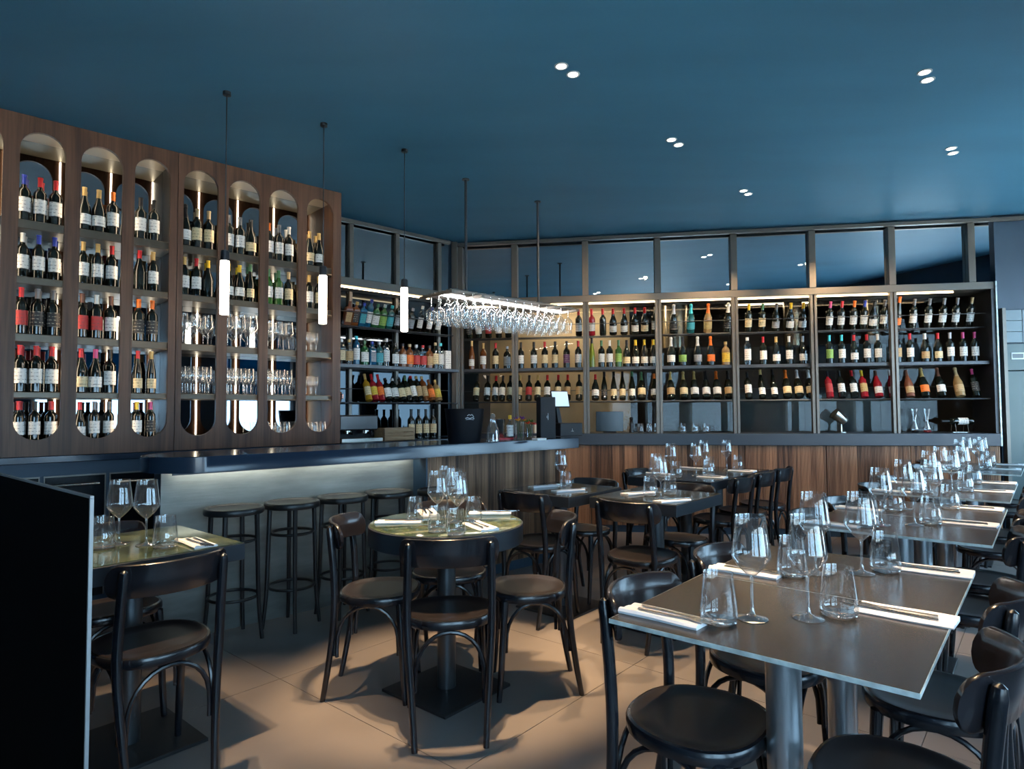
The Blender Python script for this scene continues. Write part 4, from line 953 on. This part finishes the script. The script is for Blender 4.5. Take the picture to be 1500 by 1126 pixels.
# ------------------------------------------------------------------ pendants over the bar
for k, s in enumerate((1.229, 1.828, 2.437)):
    o = thing('pendant_lamp', 'slim glowing tube pendant lamp, %s counted from the rounded bar end' % ORD[k], 'pendant lamp', FL.p(s, 3.745, CEIL), FL.r, 'tube pendants over the bar')
    T0, T1 = 2.12 - CEIL, 1.812 - CEIL
    obj('ceiling_canopy', MB().lathe([(0.022, -0.02), (0.022, -0.0005)], 20, 0, 0, True, True), M_FRAME_D, o)
    obj('cable', MB().tube([(0, 0, -0.02), (0, 0, T0 + 0.06)], 0.0035, 8), M_FRAME_D, o)
    obj('lamp_holder', MB().lathe([(0.006, T0 + 0.062), (0.020, T0 + 0.058), (0.024, T0 + 0.05), (0.0245, T0)], 24, 0, 0, False, True), M_FRAME_D, o)
    obj('glow_tube', MB().lathe([(0.0, T0 - 0.002), (0.0235, T0 - 0.002), (0.0245, T0 - 0.006), (0.0245, T1 + 0.004), (0.022, T1), (0.0, T1)], 24), M_PENDANT, o)

# ------------------------------------------------------------------ recessed double downlights
def downlight(x, y, aims, label, watts=1.0, spread=33):
    o = thing('downlight', label, 'downlight', (x, y, CEIL), FT.r, 'recessed double downlights')
    for k, sg in enumerate((-1, 1)):
        tr = obj('trim_ring', MB().lathe([(0.026, -0.001), (0.028, -0.0045), (0.036, -0.004), (0.038, -0.0008)], 28), M_TRIMW, o, (0, sg * 0.055, 0))
        obj('lens', MB().lathe([(0.0, -0.0022), (0.0262, -0.0022)], 24), M_LENS, tr)
        l = bpy.data.lights.new('downlight_spot', 'SPOT'); l.energy = SPOT_W * watts * (0.5 if len(aims[k]) > 3 else 1.0); l.color = WARM; l.spot_size = math.radians(aims[k][3] if len(aims[k]) > 3 else spread); l.spot_blend = 0.6; l.shadow_soft_size = 0.018
        lo = bpy.data.objects.new('downlight_spot', l); COL.objects.link(lo)
        src = FT.p(0, sg * 0.055) + Vector((x, y, CEIL - 0.012)); lo.location = src
        lo.rotation_euler = (Vector(aims[k][:3]) - src).to_track_quat('-Z', 'Y').to_euler()
downlight(0.311, 3.370, ((0.15, 3.25, 0), (0.75, 3.45, 0.75)), 'double downlight in ceiling, first of the row nearer the bar', 1.0)
downlight(1.138, 4.306, ((0.95, 3.75, 0.75), (0.35, 6.7, 1.6, 62)), 'double downlight in ceiling, second of the row nearer the bar', 1.0)
downlight(2.006, 5.328, ((1.6, 4.9, 0.75), (2.0, 6.55, 1.5, 66)), 'double downlight in ceiling, third of the row nearer the bar', 1.0)
downlight(2.318, 3.452, ((1.95, 2.75, 0.75), (2.45, 3.35, 0.75)), 'double downlight in ceiling, first of the row nearer the windows', 1.2)
downlight(3.176, 4.479, ((2.95, 4.0, 0.75), (3.4, 6.3, 1.6, 62)), 'double downlight in ceiling, second of the row nearer the windows', 1.2)
downlight(-0.33, 2.60, ((-0.30, 2.90, 0.75), (-0.30, 2.92, 0.75)), 'double downlight in ceiling above the round table', 1.2)
downlight(0.92, 1.98, ((0.62, 1.62, 0.75), (1.05, 2.02, 0.75)), 'double downlight in ceiling above the first steel tables', 1.0)
downlight(-1.33, 2.20, ((-1.25, 2.38, 0.75), (-1.45, 2.30, 0.75)), 'double downlight in ceiling over the black screen', 0.7)

# ------------------------------------------------------------------ things on the bar top
ZB = BAR_T + 0.0003
PB = lambda x, y: at_height(x, y, ZB)
M_BLK = pbr('matt_black_plastic', (0.004, 0.006, 0.010), 0.45, spec=0.2)
M_MARK = pbr('white_print', (0.75, 0.76, 0.78), 0.5)
o = thing('champagne_bucket', 'large black oval champagne bucket with white emblem on the bar top', 'ice bucket', FL.p(2.90, 3.655, ZB), FL.r - 0.30)
def oval(rx, ry, z, n=40): return [(rx * math.cos(2 * PI * k / n), ry * math.sin(2 * PI * k / n), z) for k in range(n)]
obj('bucket_body', MB().loft([oval(0.120, 0.085, 0.0), oval(0.124, 0.088, 0.006), oval(0.150, 0.110, 0.235), oval(0.154, 0.113, 0.242), oval(0.150, 0.109, 0.244), oval(0.146, 0.106, 0.236), oval(0.120, 0.085, 0.02)], True, True), M_BLK, o)
em = MB()
yf = lambda x, z: -(0.088 + 0.022 * z / 0.235) * math.sqrt(max(0.0, 1 - (x / (0.124 + 0.026 * z / 0.235)) ** 2)) - 0.002
st = lambda pts, r: em.tube([(x, yf(x, z), z) for x, z in smooth_path([(x, z, 0) for x, z in pts], 4) for x, z in [(x, z)]] if False else [(q.x, yf(q.x, q.y), q.y) for q in smooth_path([(a, b, 0) for a, b in pts], 4)], r, 6)
st([(-0.020, 0.190), (-0.008, 0.200), (0.004, 0.194), (0.014, 0.201), (0.024, 0.190), (0.030, 0.182)], 0.0022)
st([(-0.034, 0.172), (-0.018, 0.178), (0.0, 0.172), (0.018, 0.178), (0.034, 0.170)], 0.0026)
st([(-0.030, 0.164), (0.0, 0.166), (0.030, 0.162)], 0.0018)
obj('emblem', em, M_MARK, o)
o = thing('glass_carafe', 'cut clear glass carafe beside the black champagne bucket', 'carafe', PB(722, 647))
obj('body', MB().lathe([(0, 0.004), (0.044, 0.0), (0.048, 0.006), (0.043, 0.09), (0.030, 0.125), (0.024, 0.150), (0.027, 0.165)], 24), M_GLASS_SOLID, o)
obj('stopper', MB().lathe([(0.0, 0.15), (0.016, 0.152), (0.014, 0.168), (0.021, 0.185), (0.012, 0.205), (0, 0.208)], 16), M_GLASS_SOLID, o)
o = thing('shaker_tin', 'tall steel shaker tin on the red tray', 'shaker', PB(733, 643) + Vector((0, 0, 0.0125)))
obj('tin', MB().lathe([(0.0, 0.0), (0.030, 0.0), (0.032, 0.003), (0.040, 0.145), (0.0415, 0.147), (0.039, 0.147), (0.031, 0.006), (0, 0.006)], 24), M_STEEL, o)
o = thing('bitters_bottle', 'small bottle with oversized white label and yellow cap on the bar', 'bottle', PB(747, 643) + Vector((0, 0, 0.0125)))
obj('glass_body', MB().lathe([(0, 0.002), (0.026, 0), (0.028, 0.005), (0.028, 0.10), (0.014, 0.118), (0.011, 0.125), (0.011, 0.15)], 20), bottle_glass('clear'), o)
obj('paper_label', MB().lathe([(0.0286, 0.01), (0.0286, 0.10)], 20), label_mat('label_white', LABS['white']), o)
obj('cap', MB().lathe([(0.014, 0.146), (0.014, 0.175), (0.012, 0.178), (0, 0.178)], 14), pbr('cap_yellow', CAPS['yellow'], 0.32, 0.25), o)
tr_c = (PB(733, 643) + PB(747, 643)) / 2
tag(obj('bar_tray', MB().prism([(0.085 * math.cos(2 * PI * k / 36), 0.048 * math.sin(2 * PI * k / 36)) for k in range(36)], 0, 0.012, 0.002), pbr('red_plastic', (0.55, 0.008, 0.02), 0.35), None, (tr_c.x, tr_c.y, ZB), (0, 0, FL.r)), 'bright red oval bar tray under shaker and bitters', 'tray')
def jar(px, py, label, blooms, h=0.12, r=0.034):
    o = thing('garnish_jar', label, 'jar', PB(px, py))
    obj('glass_wall', MB().lathe([(0, 0.003), (r * 0.92, 0.0), (r, 0.006), (r, h), (r * 1.05, h + 0.004)], 22), M_GLASS_SOLID, o)
    rnd = random.Random(int(px))
    for k, (c, nm) in enumerate(blooms * 3):
        a = 2 * PI * k / (len(blooms) * 3); q = Vector((math.cos(a) * r * 0.8, math.sin(a) * r * 0.8, h + 0.012 + 0.014 * (k % 2)))
        m = MB()
        for j in range(6):
            b = 2 * PI * j / 6 + k; tip = (0.032 * math.cos(b), 0.032 * math.sin(b), 0.018); l = (0.016 * math.cos(b + .5), 0.016 * math.sin(b + .5), 0.006); rr = (0.016 * math.cos(b - .5), 0.016 * math.sin(b - .5), 0.006)
            n0 = len(m.v); m.v += [(0, 0, -0.004), l, tip, rr]; m.f.append((n0, n0 + 3, n0 + 2, n0 + 1))
        obj('flower', m, pbr('bloom_%s' % nm, c, 0.6), o, q, (0.3 * math.sin(a), 0.3 * math.cos(a), 0))
    sm_ = MB()
    for k in range(5): sm_.tube([(0.4 * r * math.cos(k * 1.26), 0.4 * r * math.sin(k * 1.26), 0.01), (0.75 * r * math.cos(k * 1.26 + 0.4), 0.75 * r * math.sin(k * 1.26 + 0.4), h + 0.012)], 0.0022, 6)
    obj('stems', sm_, pbr('stem_green', (0.03, 0.10, 0.02), 0.6), o)
jar(762, 643, 'glass jar of orange and purple flowers on the bar', [((0.80, 0.30, 0.03), 'orange'), ((0.13, 0.03, 0.22), 'purple')], 0.135, 0.038)
jar(776, 641, 'glass jar with red flowers and green leaves on the bar', [((0.75, 0.06, 0.01), 'red'), ((0.05, 0.20, 0.04), 'leaf')], 0.105, 0.030)
o = thing('napkin_holder', 'cream paper napkin box behind the flower jars', 'napkin box', PB(785, 634), FL.r)
obj('box', MB().box(-0.045, 0.045, -0.03, 0.03, 0, 0.085, 0.002), pbr('cream_card', (0.60, 0.53, 0.40), 0.7), o)
obj('lid', MB().box(-0.047, 0.047, -0.032, 0.032, 0.0852, 0.10, 0.002), pbr('card_red', (0.45, 0.03, 0.04), 0.6), o)
tag(obj('bill_tray', MB().box(-0.05, 0.05, -0.03, 0.03, 0, 0.018, 0.003), M_WHITE, None, PB(790, 645), (0, 0, FL.r)), 'small white bill tray at the foot of the till', 'tray')
o = thing('menu_box', 'tall dark blue menu box with white mark on the bar', 'box', PB(800, 642), FL.r - 0.35)
obj('box', MB().box(-0.068, 0.068, -0.04, 0.04, 0, 0.335, 0.003), M_BLK, o)
obj('emblem', MB().tube([(0.0, -0.0405, 0.15), (0.0, -0.0405, 0.205)], 0.0022, 6).tube([(0.0, -0.0405, 0.163), (-0.014, -0.0405, 0.172), (-0.012, -0.0405, 0.182), (0.0, -0.0405, 0.180)], 0.0022, 6), M_MARK, o)
o = thing('till_terminal', 'dark till with tilted pale touch screen on the bar', 'till', PB(832, 638), FL.r - 0.25)
obj('base_box', MB().box(-0.125, 0.11, -0.07, 0.07, 0, 0.115, 0.004), M_BLK, o)
obj('stand', MB().loft([[(-0.10, 0.0, 0.116), (-0.06, 0.0, 0.116), (-0.06, 0.05, 0.116), (-0.10, 0.05, 0.116)], [(-0.13, 0.0, 0.30), (-0.10, 0.0, 0.30), (-0.10, 0.03, 0.30), (-0.13, 0.03, 0.30)]]), M_BLK, o)
sc_ = obj('screen_housing', MB().box(-0.09, 0.09, -0.008, 0.008, -0.075, 0.075, 0.003), M_BLK, o, (-0.09, -0.012, 0.325), (-0.25, 0, 0))
obj('screen', MB().box(-0.082, 0.082, -0.0088, -0.0081, -0.067, 0.067), emit('till_screen', (0.45, 0.66, 0.78), 0.55), sc_)
obj('emblem', MB().tube([(0.0, -0.0705, 0.04), (0.0, -0.0705, 0.065)], 0.002, 6).tube([(-0.013, -0.0705, 0.043), (0.013, -0.0705, 0.043)], 0.002, 6), M_MARK, o)

# ------------------------------------------------------------------ back counter under the spirits
ZC = 0.9885
o = thing('espresso_machine', 'low steel and black espresso machine under the spirits racks', 'coffee machine', FL.p(2.78, 5.08, ZC), FL.r)
obj('body', MB().box(-0.19, 0.19, -0.10, 0.16, 0.10, 0.235, 0.012), pbr('machine_black', (0.02, 0.02, 0.022), 0.25), o)
obj('drip_tray', MB().box(-0.20, 0.20, -0.16, 0.16, 0.0, 0.035, 0.004), M_STEEL, o)
obj('back_panel', MB().box(-0.18, 0.18, 0.02, 0.15, 0.0355, 0.0995), M_BLK, o)
for x in (-0.09, 0.09):
    gh = obj('group_head', MB().lathe([(0.032, 0.07), (0.036, 0.075), (0.036, 0.0995)], 20, x, -0.05, True, True), M_STEEL, o)
    obj('portafilter_handle', MB().tube([(x, -0.08, 0.08), (x, -0.16, 0.072)], 0.010, 8), M_BLK, gh)
o = thing('wooden_crate', 'pale wooden crate beside the espresso machine', 'crate', FL.p(3.17, 5.03, ZC), FL.r)
wp = wood('pine', (0.20, 0.13, 0.07), (0.42, 0.30, 0.17), (1.5, 20, 20))
for z in (0.004, 0.042, 0.080):
    obj('slat', MB().box(-0.16, 0.16, -0.09, -0.08, z, z + 0.034, 0.001), wp, o); obj('slat', MB().box(-0.16, 0.16, 0.08, 0.09, z, z + 0.034, 0.001), wp, o)
obj('end_panel', MB().box(-0.16, -0.149, -0.0795, 0.0795, 0.0, 0.115), wp, o); obj('end_panel', MB().box(0.149, 0.16, -0.0795, 0.0795, 0.0, 0.115), wp, o)
for k in range(4):
    place_bottle(FL, 3.41 + k * 0.085, 5.12, ZC, 'b', 'black', 'cream', 'dark', 0.0, 'on back counter beside the wooden crate', 'open wines on the back counter', 0.95)
for k in range(2):
    o = thing('copper_mug', 'copper mug on the lower spirits rack beside the arched cabinet', 'mug', FL.p(2.61 + k * 0.095, 5.245, 1.3435), FL.r, 'copper mugs on the spirits rack')
    obj('cup', MB().lathe([(0, 0.002), (0.032, 0), (0.036, 0.006), (0.040, 0.06), (0.037, 0.088), (0.035, 0.088), (0.036, 0.01), (0, 0.006)], 22), pbr('copper', (0.72, 0.30, 0.20), 0.22, 1.0), o)
    obj('handle', MB().tube([(0.038, 0, 0.07), (0.062, 0, 0.066), (0.064, 0, 0.03), (0.038, 0, 0.022)], 0.004, 8), pbr('copper', (0.72, 0.30, 0.20), 0.22, 1.0), o, rot=(0, 0, -1.2))

# ------------------------------------------------------------------ lower compartments of the wine display
ZL = LEDGE_T + 0.0003
FX = lambda px, d=0.2: on_frame(FB, px, 620, d)
o = thing('display_monitor', 'flat black monitor standing on the display ledge', 'monitor', FB.p(FX(893), 0.22, ZL), FB.r)
obj('screen', MB().box(-0.145, 0.145, -0.012, 0.012, 0.012, 0.225, 0.003), pbr('screen_black', (0.003, 0.006, 0.010), 0.15), o)
obj('foot', MB().box(-0.07, 0.07, -0.05, 0.05, 0, 0.0115, 0.002), M_BLK, o)
o = thing('pepper_mill', 'dark turned pepper mill next to the black monitor', 'pepper mill', FB.p(FX(925), 0.2, ZL))
obj('mill_body', MB().lathe([(0, 0), (0.026, 0), (0.027, 0.02), (0.018, 0.05), (0.022, 0.085), (0.014, 0.115), (0.020, 0.13)], 18, 0, 0, False, True), M_CHAIR, o)
obj('knob', MB().lathe([(0.012, 0.1305), (0.020, 0.145), (0.014, 0.162), (0.0, 0.168)], 16), M_CHAIR, o)
for k, px in enumerate((938, 951, 962, 1000, 1018, 1034)):
    place_glass('tumbler', FB.p(FX(px), 0.18, ZL), 'clear tumbler on the display ledge, %s' % ('beside the pepper mill' if px < 980 else 'below the sparkling wines'), 'tumblers on the display ledge', 0.8)
o = thing('ice_bucket', 'tilted steel ice bucket on a stand inside the display', 'ice bucket', FB.p(FX(1232), 0.2, ZL), FB.r)
obj('stand', MB().lathe([(0.06, 0.0), (0.06, 0.006), (0.012, 0.012), (0.010, 0.085)], 22, 0, 0, True, True), M_STEEL, o)
obj('bucket', MB().lathe([(0, -0.05), (0.045, -0.05), (0.048, -0.045), (0.058, 0.08), (0.062, 0.083), (0.055, 0.08), (0.045, -0.04), (0, -0.04)], 24), M_STEEL, o, (0, 0, 0.145), (0.1, -0.9, 0))
for k, px in enumerate((1340, 1358)):
    o = thing('decanter', 'clear waisted glass decanter on %s, inside the display' % ('a black foot' if k == 0 else 'a dark red foot'), 'decanter', FB.p(FX(px), 0.2, ZL))
    obj('glass_body', MB().lathe([(0.030, 0.022), (0.034, 0.04), (0.016, 0.09), (0.012, 0.12), (0.026, 0.19), (0.033, 0.235)], 22), M_GLASS_SOLID, o)
    obj('foot', MB().lathe([(0, 0), (0.03, 0), (0.036, 0.012), (0.03, 0.024), (0, 0.026)], 18), M_BLK if k == 0 else pbr('dark_red', (0.12, 0.01, 0.015), 0.3), o)
o = thing('bottle_cradle', 'small steel cradle holding a lying wine bottle in the display', 'bottle stand', FB.p(FX(1405), 0.2, ZL), FB.r)
for x in (-0.05, 0.06): obj('wire_support', MB().tube([(x, -0.05, 0.003), (x, -0.032, 0.085), (x, 0.0, 0.064), (x, 0.032, 0.085), (x, 0.05, 0.003)], 0.003, 8), M_STEEL, o)
obj('base_bar', MB().box(-0.06, 0.07, -0.006, 0.006, 0.0, 0.006), M_STEEL, o)
lb = bottle_meshes('b'); q = FB.p(FX(1405) + 0.125, 0.2, ZL + 0.112)
o = thing('wine_bottle', 'dark wine bottle lying in a steel cradle inside the display', 'bottle', q, 0, None, rot=(0, -PI / 2, FB.r)); o.scale = (0.95,) * 3
obj('glass_body', lb[0], bottle_glass('dark'), o); obj('capsule', lb[1], pbr('cap_black', CAPS['black'], 0.32, 0.25), o); obj('paper_label', lb[2], label_mat('label_white', LABS['white']), o)

# ------------------------------------------------------------------ extractor hood in the kitchen
o = thing('extractor_hood', 'dark kitchen extractor hood with steel ducts behind the display', 'extractor hood', FB.p(0, 0, 0), FB.r)
obj('hood', MB().box(0.35, 3.35, 0.62, 1.25, 1.74, 1.95, 0.01), pbr('hood_dark', (0.02, 0.025, 0.03), 0.35, 0.5), o)
for s_, r_ in ((0.73, 0.15), (2.04, 0.10), (2.90, 0.08)):
    obj('duct', MB().lathe([(r_, 1.9505), (r_, 2.598)], 28, s_, 0.92), pbr('duct_steel', (0.62, 0.55, 0.43), 0.26, 1.0), o)
o = thing('kitchen_range', 'steel kitchen range below the extractor hood', 'kitchen range', FB.p(0, 0, 0), FB.r)
obj('body', MB().box(0.5, 3.2, 0.75, 1.35, 0.0, 0.88, 0.006), pbr('range_steel', (0.07, 0.07, 0.07), 0.4, 0.5), o)
obj('splashback', MB().box(0.5, 3.2, 1.352, 1.372, 0.0, 1.45), pbr('range_steel', (0.07, 0.07, 0.07), 0.4, 0.5), o)
